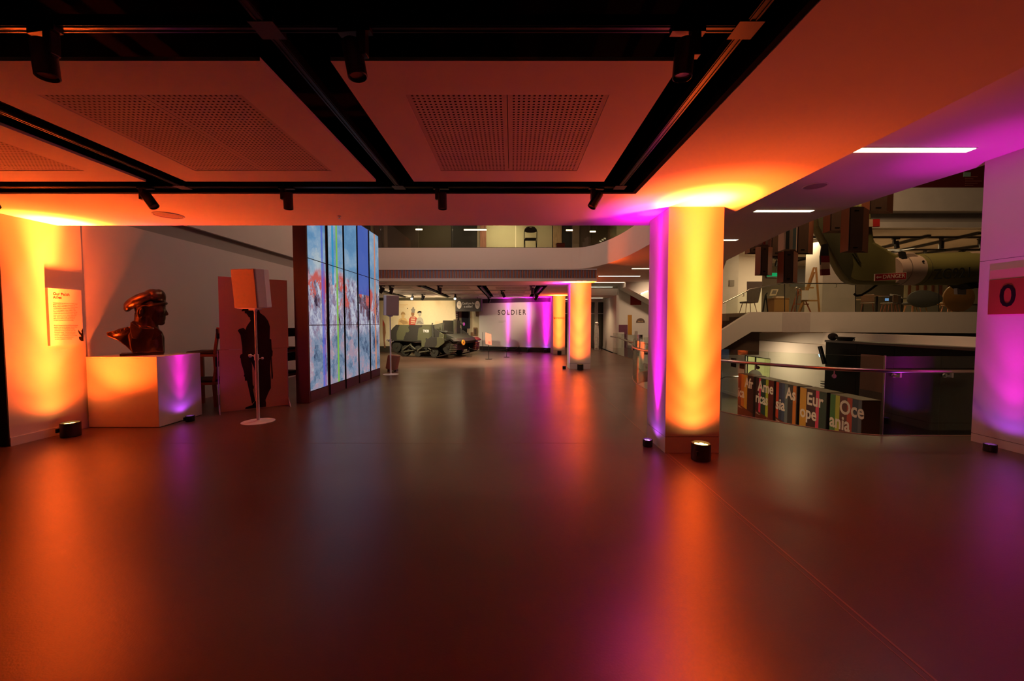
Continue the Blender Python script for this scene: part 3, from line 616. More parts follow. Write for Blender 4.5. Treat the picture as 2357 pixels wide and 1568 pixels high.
def remesh(mb, voxel, smooth_it, name, m, parent, sf=.5):
    o = mb.build('t', m); d = o.modifiers.new('r', 'REMESH'); d.mode = 'VOXEL'; d.voxel_size = voxel
    s = o.modifiers.new('s', 'SMOOTH'); s.iterations = smooth_it; s.factor = sf
    bpy.context.view_layer.update()
    me = bpy.data.meshes.new_from_object(o.evaluated_get(bpy.context.evaluated_depsgraph_get())); me.name = name
    bpy.data.objects.remove(o); me.materials.clear(); me.materials.append(m)
    for p in me.polygons: p.use_smooth = True
    o = bpy.data.objects.new(name, me); COL.objects.link(o); o.parent = parent; return o
def bust():
    r = thing('bronze_bust', 'dark bronze bust of a man in a beret facing right on the white plinth', 'sculpture', (-5.56, 6.00, 1.02), math.radians(40))
    r.scale = (.76, .85, 1)
    s = .0065
    def p(px, py, y=0): return Vector(((px - 330) * s, y, (818 - py) * s))
    K = frame((0, 0, 0), (1, 0, 0))
    def poly(pts): return [((px - 330) * s, (818 - py) * s) for px, py in pts]
    MB().box(-.33, -.17, 0, .30, .20, .035).build('base_plate', BRONZE, r, bevel=.004)
    m = MB()                                       # chest and shoulders cut away below
    m.prism(poly([(252, 764), (254, 773), (276, 783), (292, 796), (303, 808), (309, 815), (378, 815), (379, 778), (374, 764), (362, 755), (350, 752), (322, 745), (306, 750), (290, 757)]), K @ Matrix.Translation((0, -.10, 0)), .22)
    m.prism(poly([(306, 812), (303, 795), (300, 770), (312, 752), (345, 755), (365, 760), (375, 772), (376, 812)]), K @ Matrix.Translation((0, -.21, 0)), .40)
    m.ball(p(336, 776, -.10), .15, .12, .13); m.ball(p(352, 792, -.12), .13, .12, .16)
    m.ball(p(283, 764, -.02), .17, .13, .055, R=Matrix.Rotation(-.30, 3, 'Y'))
    m.tube([p(326, 765), p(331, 742), p(334, 722)], [.165, .135, .14], 16, sq=.9)            # neck
    m.tube([p(352, 768, -.02), p(348, 744, -.01), p(346, 726)], [.12, .105, .11], 14)
    remesh(m, .011, 12, 'torso', BRONZE, r)
    m = MB()                                       # the head, profile to the right
    m.ball(p(345, 709), .215, .175, .20); m.ball(p(362, 716), .155, .155, .20); m.ball(p(362, 731), .145, .125, .12)
    m.ball(p(372, 742), .065, .075, .05); m.ball(p(374.5, 733.5), .05, .06, .035)             # chin, mouth
    m.ball(p(379.5, 701), .045, .125, .035); m.ball(p(374, 716, -.085), .055, .05, .05); m.ball(p(374, 716, .085), .055, .05, .05)  # brow, cheeks
    m.prism(poly([(379, 704), (383, 708), (391, 722), (389, 726), (378, 726), (374, 715)]), K @ Matrix.Translation((0, -.034, 0)), .068)
    m.ball(p(382.5, 722), .03, .048, .022)
    m.ball(p(380.5, 729.5), .026, .05, .012); m.ball(p(379.5, 735), .026, .046, .013)         # lips
    m.ball(p(330, 728), .11, .13, .13)
    m.tube([p(330, 752), p(334, 728)], [.12, .13], 14)
    remesh(m, .009, 4, 'head', BRONZE, r)
    for sd in (-1, 1):
        e = MB(); R = Matrix.Rotation(.25, 3, 'Y')
        e.ball(p(327, 719, sd * .178), .050, .022, .078, R=R); e.ball(p(330, 731, sd * .172), .022, .02, .026)
        e.ball(p(329, 718, sd * .20), .022, .01, .045, R=R)
        e.build('ear', BRONZE, r, smooth=True)
        e = MB(); e.ball(p(377.5, 709, sd * .066), .024, .034, .015); e.ball(p(377, 706, sd * .066), .03, .045, .012)
        e.build('eye', BRONZE, r, smooth=True)
    m = MB(); R = Matrix.Rotation(-.40, 3, 'Y')      # beret: slack crown pulled down at the back
    m.ball(p(330, 690), .285, .235, .098, 24, 14, R); m.ball(p(300, 707), .085, .15, .06, R=Matrix.Rotation(-.9, 3, 'Y')); m.ball(p(357, 682), .165, .20, .115)
    m.ball(p(370, 682), .11, .15, .115); m.ball(p(372, 693), .095, .165, .06)
    remesh(m, .011, 6, 'beret', BRONZE, r)
    m = MB()
    m.tube([Vector((p(354, 701).x + .215 * math.cos(a), .188 * math.sin(a), p(354, 702).z + .03 * math.cos(a))) for a in [2 * PI * k / 28 for k in range(29)]], .02, 8)
    m.build('beret_band', BRONZE, r, smooth=True)
    m = MB().ball(p(383, 684, -.05), .02, .04, .055); m.build('cap_badge', BRONZE, r, smooth=True)
    F2 = K @ Matrix.Translation((0, -.235, 0))
    m = MB().prism(poly([(306, 741), (322, 752), (330, 760), (318, 780), (308, 778), (304, 757)]), K @ Matrix.Translation((0, -.245, 0)), .05); m.build('lapel', BRONZE, r, bevel=.012)
    m = MB().prism(poly([(306, 742), (313, 738), (324, 752), (318, 756)]), K @ Matrix.Translation((0, -.20, 0)), .25); m.build('collar', BRONZE, r, bevel=.015)
    m = MB().prism(poly([(357, 752), (364, 755), (376, 766), (372, 770), (362, 776), (353, 786), (349, 780), (356, 764)]), K @ Matrix.Translation((0, -.23, 0)), .06); m.build('lapel', BRONZE, r, bevel=.012)
    m = MB().prism(poly([(263, 764), (299, 752), (302, 757), (274, 769)]), K @ Matrix.Translation((0, -.17, 0)), .11); m.build('epaulette', BRONZE, r, bevel=.01)
    m = MB()
    for k in range(3): m.ball(p(276 + 8 * k, 763 - 2.6 * k, -.165), .012, .012, .014)
    m.build('rank_pips', BRONZE, r, smooth=True)
bust()
# ------------------------------------------------------------------ silhouette panel
pa = thing('silhouette_board', 'tall tan display board with a black soldier silhouette, behind the white speaker stand', 'panel', (-4.887, 6.622, 0), math.atan2(.640, .786))
MB().prism([(0, .004), (1.012, .004), (1.012, 1.049), (0, 1.049)], frame((0, 0, 0), (1, 0, 0)), .018).build('lower_board', MDF, pa)
MB().prism([(.018, 1.053), (1.03, 1.053), (1.03, 2.275), (.022, 2.275)], frame((0, 0, 0), (1, 0, 0)), .018).build('upper_board', MDF, pa)
SIL = [(0.289, 1.844), (0.343, 1.858), (0.361, 1.846), (0.375, 1.906), (0.407, 1.935), (0.485, 1.947), (0.548, 1.931), (0.571, 1.875), (0.58, 1.763), (0.603, 1.678), (0.67, 1.622), (0.721, 1.536), (0.745, 1.44), (0.737, 1.219), (0.76, 1.213), (0.764, 1.035), (0.778, 0.996), (0.773, 0.918), (0.759, 0.9), (0.773, 0.549), (0.767, 0.503), (0.749, 0.504), (0.745, 0.862), (0.731, 0.611), (0.737, 0.494), (0.735, 0.338), (0.705, 0.283), (0.647, 0.135), (0.654, 0.076), (0.651, 0.014), (0.519, 0.012), (0.439, 0.01), (0.341, 0.014), (0.353, 0.042), (0.448, 0.068), (0.45, 0.075),
       (0.493, 0.134), (0.515, 0.132), (0.525, 0.551), (0.505, 0.629), (0.485, 0.734), (0.446, 0.841), (0.46, 0.774), (0.463, 0.423), (0.48, 0.393), (0.476, 0.356), (0.466, 0.347), (0.491, 0.136), (0.444, 0.093), (0.38, 0.503), (0.353, 0.506), (0.35, 0.575), (0.336, 0.586), (0.347, 0.619), (0.337, 0.679), (0.306, 0.812), (0.299, 0.896), (0.289, 0.912), (0.293, 0.943), (0.306, 0.965), (0.326, 0.975), (0.326, 1.09), (0.308, 1.295), (0.27, 1.373), (0.289, 1.397), (0.351, 1.42), (0.382, 1.386), (0.398, 1.442), (0.46, 1.545), (0.449, 1.573), (0.453, 1.595), (0.433, 1.603), (0.424, 1.625), (0.4, 1.665), (0.378, 1.671), (0.376, 1.711), (0.339, 1.701), (0.333, 1.712), (0.356, 1.757), (0.321, 1.821)]
MB().prism(SIL, frame((0, -.002, 0), (1, 0, 0)), .002).build('soldier_silhouette', INK, pa)
CLR = mat('clear_acrylic', (.45, .36, .40), .3, var=.05)
for x in (-.012, 1.012):
    MB().prism([(-.22, 0), (.24, 0), (.03, .14), (.02, 1.04), (-.008, 1.04), (-.02, .14)], frame((x, 0, 0), (0, 1, 0)), .012).build('foot', CLR, pa)
# stacked furniture in the shade behind the panel
def stacked_chair(x, y, z, rz, label, col=RWOOD):
    r = thing('stacked_chair', label, 'chair', (x, y, z), rz, 'chairs stored behind the display board')
    for sx in (-.21, .21):
        MB().bar((sx, .22, 0), (sx, .22, .43), .045, .05).build('leg', col, r)
        MB().bar((sx, -.22, 0), (sx, -.20, .43), .045, .05).build('leg', col, r)
        MB().bar((sx, -.20, .45), (sx, -.27, .92), .045, .04).build('back_post', col, r)
    MB().box(-.25, -.25, .40, .25, .26, .445).build('seat_frame', col, r, bevel=.004)
    MB().box(-.23, -.22, .445, .23, .25, .50).build('seat_cushion', DARKF, r, bevel=.02)
    MB().box(-.24, -.275, .72, .24, -.235, .90).build('backrest', DARKF, r, bevel=.015)
    return r
stacked_chair(-5.55, 7.25, 0, PI * .55, 'dark chair on the floor between the plinth and the display board')
stacked_chair(-5.54, 7.26, .502, PI * .56, 'red framed chair on top of the stack beside the plinth')
stacked_chair(-4.85, 8.35, 0, PI * .45, 'dark chair on the floor between display board and screen wall')
stacked_chair(-4.84, 8.34, .502, PI * .44, 'red framed chair on top of the stack beside the screen wall')
# ------------------------------------------------------------------ speakers on stands
def speaker_stand(x, y, rz, label, label2, tilt):
    r = thing('speaker_stand', label, 'stand', (x, y, 0))
    MB().lathe([(.225, 0), (.225, .008), (.05, .014), (.03, .03)], 40).build('base_plate', WHITE, r, smooth=True)
    MB().cyl((0, 0, .014), (0, 0, .98), .022).build('lower_pole', WHITE, r, smooth=True)
    MB().cyl((0, 0, .98), (0, 0, 1.72), .0165).build('upper_pole', WHITE, r, smooth=True)
    MB().cyl((0, 0, .94), (0, 0, 1.03), .031).build('collar', WHITE, r, smooth=True)
    k = MB().tube([(-.03, 0, 1.0), (-.075, 0, 1.01), (-.085, 0, 1.01), (-.11, 0, 1.005)], [.008, .008, .026, .024], 12).build('knob', WHITE, r, smooth=True)
    k = MB().tube([(.03, 0, .965), (.075, 0, .97), (.08, 0, .97), (.10, 0, .97)], [.006, .006, .018, .016], 12).build('knob', WHITE, r, smooth=True)
    s = thing('loudspeaker', label2, 'loudspeaker', (x, y, 1.725), rz)
    T = Matrix.Rotation(tilt, 4, 'X')
    m = MB(); m.T = T; m.prism([(-.17, -.13), (.17, -.13), (.20, .02), (.13, .20), (-.13, .20), (-.20, .02)][::-1], frame((0, 0, 0), (1, 0, 0), (0, 1, 0)), -.58) if False else m.slab([(-.19, -.15), (.19, -.15), (.19, .02), (.12, .20), (-.12, .20), (-.19, .02)], 0, .58)
    m.build('cabinet', WHITE, s, bevel=.014)
    m = MB(); m.T = T; m.box(-.192, -.172, .006, .192, -.148, .574); m.build('grille', GRILL, s, bevel=.018, seg=3)
    m = MB(); m.T = T; m.box(-.06, -.06, -.03, .06, .06, .0).cyl((0, 0, -.05), (0, 0, -.03), .024); m.build('pole_mount', WHITE, s)
speaker_stand(-3.86, 6.00, -.16, 'white round based speaker stand in front of the display board', 'pale loudspeaker on the stand before the soldier silhouette board', .09)
speaker_stand(-3.545, 11.60, .72, 'white round based speaker stand beyond the end of the screen wall', 'pale loudspeaker, half bluish, in front of the mural wall', .06)
p = onz(889, 861)
r = thing('floor_speaker', 'small tilted reddish speaker box on the floor at the screen wall end', 'loudspeaker', (-3.70, 12.35, 0))
MB().prism([(-.20, .10), (.10, .03), (.20, .50), (-.12, .52)], frame((0, -.15, 0), (1, 0, 0)), .30).build('cabinet', flat('terracotta_cabinet', (.33, .15, .11)), r, bevel=.02)
MB().box(-.14, -.13, 0, -.08, .13, .11).box(.06, -.13, 0, .12, .13, .06).build('bracket', BLK, r)
# ------------------------------------------------------------------ screen wall
def painting(name, seed, stripes=(), block=None):
    m = bpy.data.materials.new(name); m.use_nodes = True; nt = m.node_tree; nt.nodes.clear(); N = nt.nodes; L = nt.links
    def n(t, **k):
        q = N.new(t)
        for a, b in k.items(): setattr(q, a, b)
        return q
    def lk(a, b): L.new(a, b)
    geo = n('ShaderNodeNewGeometry'); sep = n('ShaderNodeSeparateXYZ'); lk(geo.outputs['Position'], sep.inputs[0])
    off = n('ShaderNodeVectorMath', operation='ADD'); lk(geo.outputs['Position'], off.inputs[0]); off.inputs[1].default_value = (seed * 3.1, seed * 1.7, seed * .37)
    def noise(sc, det, dist=0, stretch=(1, 1, 1)):
        mp = n('ShaderNodeMapping'); mp.inputs['Scale'].default_value = stretch; lk(off.outputs[0], mp.inputs[0])
        z = n('ShaderNodeTexNoise'); z.inputs['Scale'].default_value = sc; z.inputs['Detail'].default_value = det; z.inputs['Distortion'].default_value = dist; lk(mp.outputs[0], z.inputs[0]); return z.outputs[0]
    def dabs(cell, sc, stretch=(1, 1, 1), det=3):
        mp = n('ShaderNodeMapping'); mp.inputs['Scale'].default_value = stretch
        jit = n('ShaderNodeTexNoise'); jit.inputs['Scale'].default_value = 6; jit.inputs['Detail'].default_value = 3; lk(off.outputs[0], jit.inputs[0])
        jv = n('ShaderNodeVectorMath', operation='MULTIPLY_ADD'); lk(jit.outputs['Color'], jv.inputs[0]); jv.inputs[1].default_value = (.14, .14, .14); lk(off.outputs[0], jv.inputs[2])
        lk(jv.outputs[0], mp.inputs[0])
        v = n('ShaderNodeTexVoronoi'); v.inputs['Scale'].default_value = cell; lk(mp.outputs[0], v.inputs['Vector'])
        z = n('ShaderNodeTexNoise'); z.inputs['Scale'].default_value = sc; z.inputs['Detail'].default_value = det; z.inputs['Distortion'].default_value = .4; lk(v.outputs['Position'], z.inputs[0])
        f = n('ShaderNodeTexNoise'); f.inputs['Scale'].default_value = 28; f.inputs['Detail'].default_value = 4; lk(mp.outputs[0], f.inputs[0])
        return math_('ADD', z.outputs[0], math_('MULTIPLY', math_('SUBTRACT', f.outputs[0], .5), .22))
    def math_(op, a, b):
        q = n('ShaderNodeMath', operation=op)
        for i, c in ((0, a), (1, b)):
            if isinstance(c, (int, float)): q.inputs[i].default_value = c
            else: lk(c, q.inputs[i])
        return q.outputs[0]
    def ramp(f, pts):
        r = n('ShaderNodeValToRGB'); e = r.color_ramp.elements
        while len(e) < len(pts): e.new(.5)
        for q, (a, c) in zip(e, pts): q.position = a; q.color = (*c, 1)
        lk(f, r.inputs[0]); return r.outputs[0]
    def mix(f, a, b):
        x = n('ShaderNodeMix', data_type='RGBA')
        if isinstance(f, float): x.inputs[0].default_value = f
        else: lk(f, x.inputs[0])
        for i, c in ((6, a), (7, b)):
            if isinstance(c, tuple): x.inputs[i].default_value = (*c, 1)
            else: lk(c, x.inputs[i])
        return x.outputs[2]
    def math_(op, a, b):
        q = n('ShaderNodeMath', operation=op)
        for i, c in ((0, a), (1, b)):
            if isinstance(c, (int, float)): q.inputs[i].default_value = c
            else: lk(c, q.inputs[i])
        return q.outputs[0]
    def step(v, lo, hi):
        q = n('ShaderNodeMapRange', interpolation_type='SMOOTHSTEP'); lk(v, q.inputs[0]); q.inputs[1].default_value = lo; q.inputs[2].default_value = hi; return q.outputs[0]
    wob = math_('MULTIPLY', math_('SUBTRACT', noise(2.2, 4, .6), .5), 1.0)
    zz = math_('ADD', sep.outputs[2], wob)
    sky = ramp(math_('ADD', math_('MULTIPLY', dabs(9, 1.3, (1, 1, 1.3), 4), .45), math_('MULTIPLY', noise(1.1, 7, .5, (1, 1, 1.5)), .55)), [(.30, (.07, .19, .40)), (.47, (.17, .36, .60)), (.57, (.33, .48, .66)), (.70, (.66, .72, .70))])
    low = mix(step(sep.outputs[2], 2.9, 2.4), sky, (.66, .70, .62))
    sky = mix(.30, sky, low)
    field = ramp(dabs(16, 3.2, (1, 1, .9), 5), [(.30, (.06, .08, .16)), (.42, (.17, .25, .38)), (.52, (.30, .36, .50)), (.62, (.50, .32, .40)), (.74, (.55, .64, .70))])
    strokes = ramp(dabs(11, 3.0, (1, 1, .45), 5), [(.30, (.03, .02, .05)), (.40, (.20, .10, .13)), (.46, (.34, .34, .50)), (.54, (.72, .74, .84)), (.60, (.28, .22, .36)), (.68, (.60, .44, .48))])
    red = step(dabs(9, 1.9, (1, 1, .6), 2), .53, .57)
    band = math_('MULTIPLY', step(zz, 1.75, 1.95), step(zz, 2.55, 2.35))
    crowd = mix(math_('MULTIPLY', red, band), strokes, (.70, .14, .12))
    c = mix(step(zz, 1.15, 1.45), field, crowd)
    c = mix(step(zz, 2.35, 2.65), c, sky)
    if block: 
        bm = math_('MULTIPLY', step(sep.outputs[2], block[0], block[0] + .01), step(sep.outputs[2], block[1] + .01, block[1]))
        c = mix(math_('MULTIPLY', bm, .92), c, block[2])
    for (y0, y1, z0, z1, col, a) in stripes:
        s = math_('MULTIPLY', math_('MULTIPLY', step(sep.outputs[1], y0, y0 + .006), step(sep.outputs[1], y1 + .006, y1)), math_('MULTIPLY', step(sep.outputs[2], z0, z0 + .02), step(sep.outputs[2], z1 + .02, z1)))
        c = mix(math_('MULTIPLY', s, a), c, col)
    e = n('ShaderNodeEmission'); lk(c, e.inputs[0]); e.inputs[1].default_value = .72
    o = n('ShaderNodeOutputMaterial'); lk(e.outputs[0], o.inputs[0]); return m
vw = thing('screen_wall', 'tall five column wall of lit screens showing a bright abstract painting', 'display', (-3.92, 9.45, 0))
CAB = mat('dark_plum_cabinet', (.055, .02, .022), .45, var=.12)
YC = [7.45, 8.285, 9.085, 9.885, 10.69]
PT = [painting('screen_picture_a', 1, [(YC[0] + .52, YC[0] + .60, .2, 4, (.10, .14, .72), .75), (YC[0] + .60, YC[0] + .66, .2, 2.7, (.24, .05, .52), .6)]),
      painting('screen_picture_b', 2.3, [(YC[1] + .16, YC[1] + .25, 2.3, 4, (.02, .36, .66), .85), (YC[1] + .36, YC[1] + .44, .2, 4, (.28, .62, .05), .9), (YC[1] + .48, YC[1] + .8, 3.83, 4, (.80, .84, .50), .95)]),
      painting('screen_picture_c', 3.7), painting('screen_picture_d', 5.2, (), (2.22, 4.0, (.085, .14, .56))),
      painting('screen_picture_e', 6.1, [(YC[4] + .34, YC[4] + .44, .2, 4, (.85, .28, .10), .8)])]
XF = -3.79
m = MB().box(XF - .22, YC[0] - .02, 0, XF - .03, 11.44, 3.99)
m.build('cabinet', CAB, vw, world=True)
MB().box(XF - .24, YC[0] - .06, 0, XF + .004, YC[0] - .02, 3.99).build('end_panel', CAB, vw, world=True)
for i, y in enumerate(YC):
    MB().box(XF - .03, y, 0, XF + .0, y + .715, .205).build('plinth_panel', CAB, vw, world=True)
    for j in range(3):
        z0 = .215 + j * 1.25
        s = MB().box(XF - .03, y, z0, XF - .006, y + .715, z0 + 1.243).build('screen_frame', BLK, vw, world=True)
        q = MB(); q.add([(XF - .004, y + .004, z0 + .004), (XF - .004, y + .711, z0 + .004), (XF - .004, y + .711, z0 + 1.239), (XF - .004, y + .004, z0 + 1.239)], [(0, 1, 2, 3)])
        q.build('screen', PT[i], s, world=True)
# ================================================================== FAR HALL EXHIBITS
WP = Matrix.Rotation(math.atan2(WD.y, WD.x), 4, 'Z'); L_ = (WB - WA).length
F = frame(WA, WD)
sw = struct('wall_lettered', MB().prism([(0, .24), (L_, .24), (L_, 2.58), (0, 2.58)], F, .2), PAINT)
MB().prism([(0, 0), (L_, 0), (L_, .24), (0, .24)], F @ Matrix.Translation((0, .01, 0)), .18).build('black_skirting', BLKM, sw)
MB().prism([(0, 2.58), (L_ - .05, 2.58), (L_ - .05, 2.81), (0, 2.81)], F @ Matrix.Translation((0, .02, 0)), .16).build('black_fascia', flat('dark_plum_fascia', (.06, .025, .05)), sw)
MB().prism([(L_ - .06, 0), (L_, 0), (L_, 2.81), (L_ - .06, 2.81)], F @ Matrix.Translation((0, -.03, 0)), .2).build('end_post', PAINT, sw)
text('SOLDIER', F @ Matrix.Translation((1.93, -.004, 2.055)), .37, flat('dark_brown_letters', (.05, .03, .022)), sw, space=1.40, sx=.86, bold=.004)
for k, ww in enumerate((.42, .30)):
    MB().prism([(1.17, 1.60 - k * .05), (1.17 + ww, 1.60 - k * .05), (1.17 + ww, 1.612 - k * .05), (1.17, 1.612 - k * .05)], F @ Matrix.Translation((0, -.003, 0)), .003).build('text_line', GRYP, sw)
# mural wall
YM = 20.7
xl, xr = -8.0, at(1048.5, 700, YM).x
mw = struct('wall_mural', MB().box(xl, YM, .30, xr, YM + .2, at(1000, 692, YM).z), CREAM)
MB().box(xl, YM + .02, 0, xr, YM + .2, .30).build('black_skirting', flat('olive_black_skirting', (.04, .03, .015)), mw)
MB().box(xl, YM + .02, at(1000, 692, YM).z, xr, YM + .2, 2.81).build('dark_fascia', flat('olive_black_fascia', (.05, .04, .018)), mw)
def mp(name, pts, m, d=0.0, y=YM, par=None):
    P = [at(880 + x / 8.712, 660 + v / 8.712, y) for x, v in pts]
    return MB().prism([(p.x, p.z) for p in P], frame((0, y - .004 - d, 0), (1, 0, 0)), .004).build(name, m, par or mw)
def ell(cx, cy, rx, ry, n=14): return [(cx + rx * math.cos(2 * PI * k / n), cy + ry * math.sin(2 * PI * k / n)) for k in range(n)]
# printed figures: pale helmeted one, red coated one in a tall cap, grey bare shouldered one
SAND = flat('sand_print', (.66, .45, .20)); SANDD = flat('dark_sand_print', (.42, .26, .11)); LG = flat('light_grey_print', (.42, .39, .33))
mp('printed_torso', [(310, 770), (330, 660), (380, 625), (460, 625), (500, 680), (600, 740), (640, 775)], SAND)
mp('printed_head', ell(415, 575, 33, 62), SAND, .004); mp('printed_helmet', [(372, 570), (376, 525), (415, 500), (458, 528), (464, 575), (445, 555), (395, 555)], SANDD, .008)
mp('printed_arms', [(340, 700), (380, 660), (500, 700), (520, 740), (420, 760), (390, 730)], SANDD, .004)
mp('printed_torso', [(530, 775), (535, 650), (575, 600), (660, 600), (705, 640), (700, 720), (660, 775)], REDP, .008)
mp('printed_head', ell(612, 545, 32, 52), SKINP, .012); mp('printed_tall_cap', [(578, 450), (600, 440), (612, 405), (636, 410), (640, 440), (664, 458), (650, 500), (650, 525), (595, 520)], GRYP, .016)
for k in range(4): mp('printed_braid', [(572, 625 + 34 * k), (660, 618 + 34 * k), (662, 632 + 34 * k), (574, 640 + 34 * k)], CREAM, .012)
mp('printed_torso', [(660, 760), (690, 650), (735, 610), (780, 615), (820, 660), (832, 750), (800, 760)], LG, .012)
mp('printed_head', ell(752, 545, 30, 55), LG, .016); mp('printed_hair', [(710, 540), (708, 505), (745, 485), (785, 495), (786, 540), (772, 520), (728, 520)], INK, .02)
mp('printed_arms', [(690, 750), (710, 690), (760, 680), (800, 720), (830, 745), (780, 755), (740, 735)], GRYP, .016)
mp('printed_face', ell(240, 865, 34, 60), LG); mp('printed_hair', [(196, 890), (205, 830), (240, 808), (280, 830), (288, 880), (270, 850), (225, 850)], GRYP, .004)
mp('printed_torso', [(150, 1080), (165, 960), (205, 920), (270, 920), (320, 980), (330, 1080)], GRYP)
mp('printed_coat', [(8, 660), (25, 690), (60, 760), (70, 920), (50, 1080), (70, 1225), (35, 1225), (22, 1080), (8, 900)], SKINP)
mp('printed_sash', [(8, 660), (28, 690), (40, 760), (20, 800), (8, 790)], REDP, .004)
for k in range(4): mp('text_line', [(1055, 692 + 17 * k), (1055 + (290, 320, 250, 60)[k], 692 + 17 * k), (1055 + (290, 320, 250, 60)[k], 697 + 17 * k), (1055, 697 + 17 * k)], TAN)
for k in range(3): mp('text_line', [(345, 360 + 22 * k), (345 + (170, 130, 90)[k], 360 + 22 * k), (345 + (170, 130, 90)[k], 367 + 22 * k), (345, 367 + 22 * k)], TAN)
mp('printed_mark', ell(508, 437, 8, 10, 8), INK)
# entry between the walls
en = struct('wall_entry', MB().box(xr - .1, 22.4, 0, -1.6, 22.6, 2.81), CREAM)
def ep(name, a, b, c, d, m, y=22.36, dd=.03): 
    p, q = at(880 + a / 8.712, 660 + c / 8.712, y), at(880 + b / 8.712, 660 + d / 8.712, y)
    return MB().box(p.x, y, max(q.z, .02), q.x, y + dd, p.z).build(name, m, en)
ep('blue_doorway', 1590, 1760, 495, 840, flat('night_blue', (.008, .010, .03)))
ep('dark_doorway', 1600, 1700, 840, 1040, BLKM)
ep('poster', 1825, 1905, 820, 985, flat('amber_poster', (.22, .10, .03)), 22.30); ep('poster', 1770, 1815, 915, 985, flat('amber_poster_small', (.20, .10, .035)), 22.30)
ep('poster_figure', 1845, 1885, 850, 960, flat('poster_dark', (.06, .02, .01)), 22.28, .02)
fs = struct('wall_film_strip', MB().box(at(1048.5, 700, 21.2).x, 21.2, .3, at(1055, 700, 21.2).x, 21.3, 2.5), BLKM)
for k in range(6):
    p, q = at(880 + 1478 / 8.712, 660 + (505 + 42 * k) / 8.712, 21.18), at(880 + 1508 / 8.712, 660 + (535 + 42 * k) / 8.712, 21.18)
    MB().box(p.x, 21.18, q.z, q.x, 21.2, p.z).build('film_frame', CREAM, fs)
# hanging question sign
def sgn(px, py): return at(px, py, 20.3)
r = thing('hanging_sign', 'dark question sign with two pale discs hung over the exhibit entrance', 'sign', (sgn(1077, 700).x, 20.3, 2.09))
F = frame(sgn(1047.5, 703.5), (1, -.22, 0))
ws = 1.36; zt = 2.81 - 2.395; zb = -.30
F = frame((sgn(1048, 700).x, 20.35, 0), (1, -.22, 0))
z0, z1 = sgn(1048, 717).z, 2.74
MB().prism([(0, z0), (ws, z0), (ws, z1), (0, z1)], F, .25).build('panel', flat('charcoal_sign', (.055, .042, .04)), r, world=True)
for cx, s in ((.20, 'YES'), (1.17, 'NO')):
    zc = (z0 + z1) / 2 + (.01 if cx < .5 else 0)
    m = MB().prism([(cx + .125 * math.cos(2 * PI * k / 24), zc + .20 * math.sin(2 * PI * k / 24)) for k in range(24)], F @ Matrix.Translation((0, -.006, 0)), .006)
    m.build('disc', flat('pale_disc_' + s.lower(), (.80, .72, .66)), r, world=True)
    text(s, F @ Matrix.Translation((cx, -.009, zc)), .12, GRYP, r, world=True, sx=.8)
text('Could you be\na soldier?', F @ Matrix.Translation((.69, -.003, (z0 + z1) / 2)), .165, WHITE, r, world=True, sx=.72, line=.95, bold=.003)
for x in (.2, 1.15): MB().prism([(x - .01, z1), (x + .01, z1), (x + .01, 2.81), (x - .01, 2.81)], F @ Matrix.Translation((0, .1, 0)), .02).build('hanger', BLK, r, world=True)
# ---------------------------------------------------------- tracked carrier
def camo():
    m = mat('camouflage_paint', (.07, .068, .04), .75, var=.05); nt = m.node_tree; N = nt.nodes; L = nt.links; b = N['Principled BSDF']
    tc = [n for n in N if n.type == 'TEX_COORD'][0]
    sp = N.new('ShaderNodeSeparateXYZ'); L.new(tc.outputs['Object'], sp.inputs[0])
    z = N.new('ShaderNodeTexNoise'); z.inputs['Scale'].default_value = 1.6; z.inputs['Detail'].default_value = 2; L.new(tc.outputs['Object'], z.inputs[0])
    def mth(op, a, c):
        q = N.new('ShaderNodeMath'); q.operation = op
        for i, v in ((0, a), (1, c)):
            if isinstance(v, (int, float)): q.inputs[i].default_value = v
            else: L.new(v, q.inputs[i])
        return q.outputs[0]
    u = mth('ADD', mth('ADD', mth('MULTIPLY', sp.outputs[0], 5.2), mth('MULTIPLY', sp.outputs[2], -2.2)), mth('MULTIPLY', z.outputs[0], 5.5))
    r = N.new('ShaderNodeValToRGB'); r.color_ramp.interpolation = 'CONSTANT'
    e = r.color_ramp.elements; e[0].position = 0; e[0].color = (.018, .015, .011, 1); e[1].position = .52; e[1].color = (.066, .066, .030, 1)
    L.new(mth('ADD', mth('MULTIPLY', mth('SINE', u, 0), .5), .5), r.inputs[0]); L.new(r.outputs[0], b.inputs['Base Color']); return m
CAMO = camo(); OLV = mat('dark_olive_steel', (.020, .019, .013), .6, var=.3, scale=12); RUST = mat('worn_track_steel', (.045, .032, .024), .45, .5, var=.5, scale=25); OLL = mat('light_olive_steel', (.062, .058, .034), .6, var=.2)
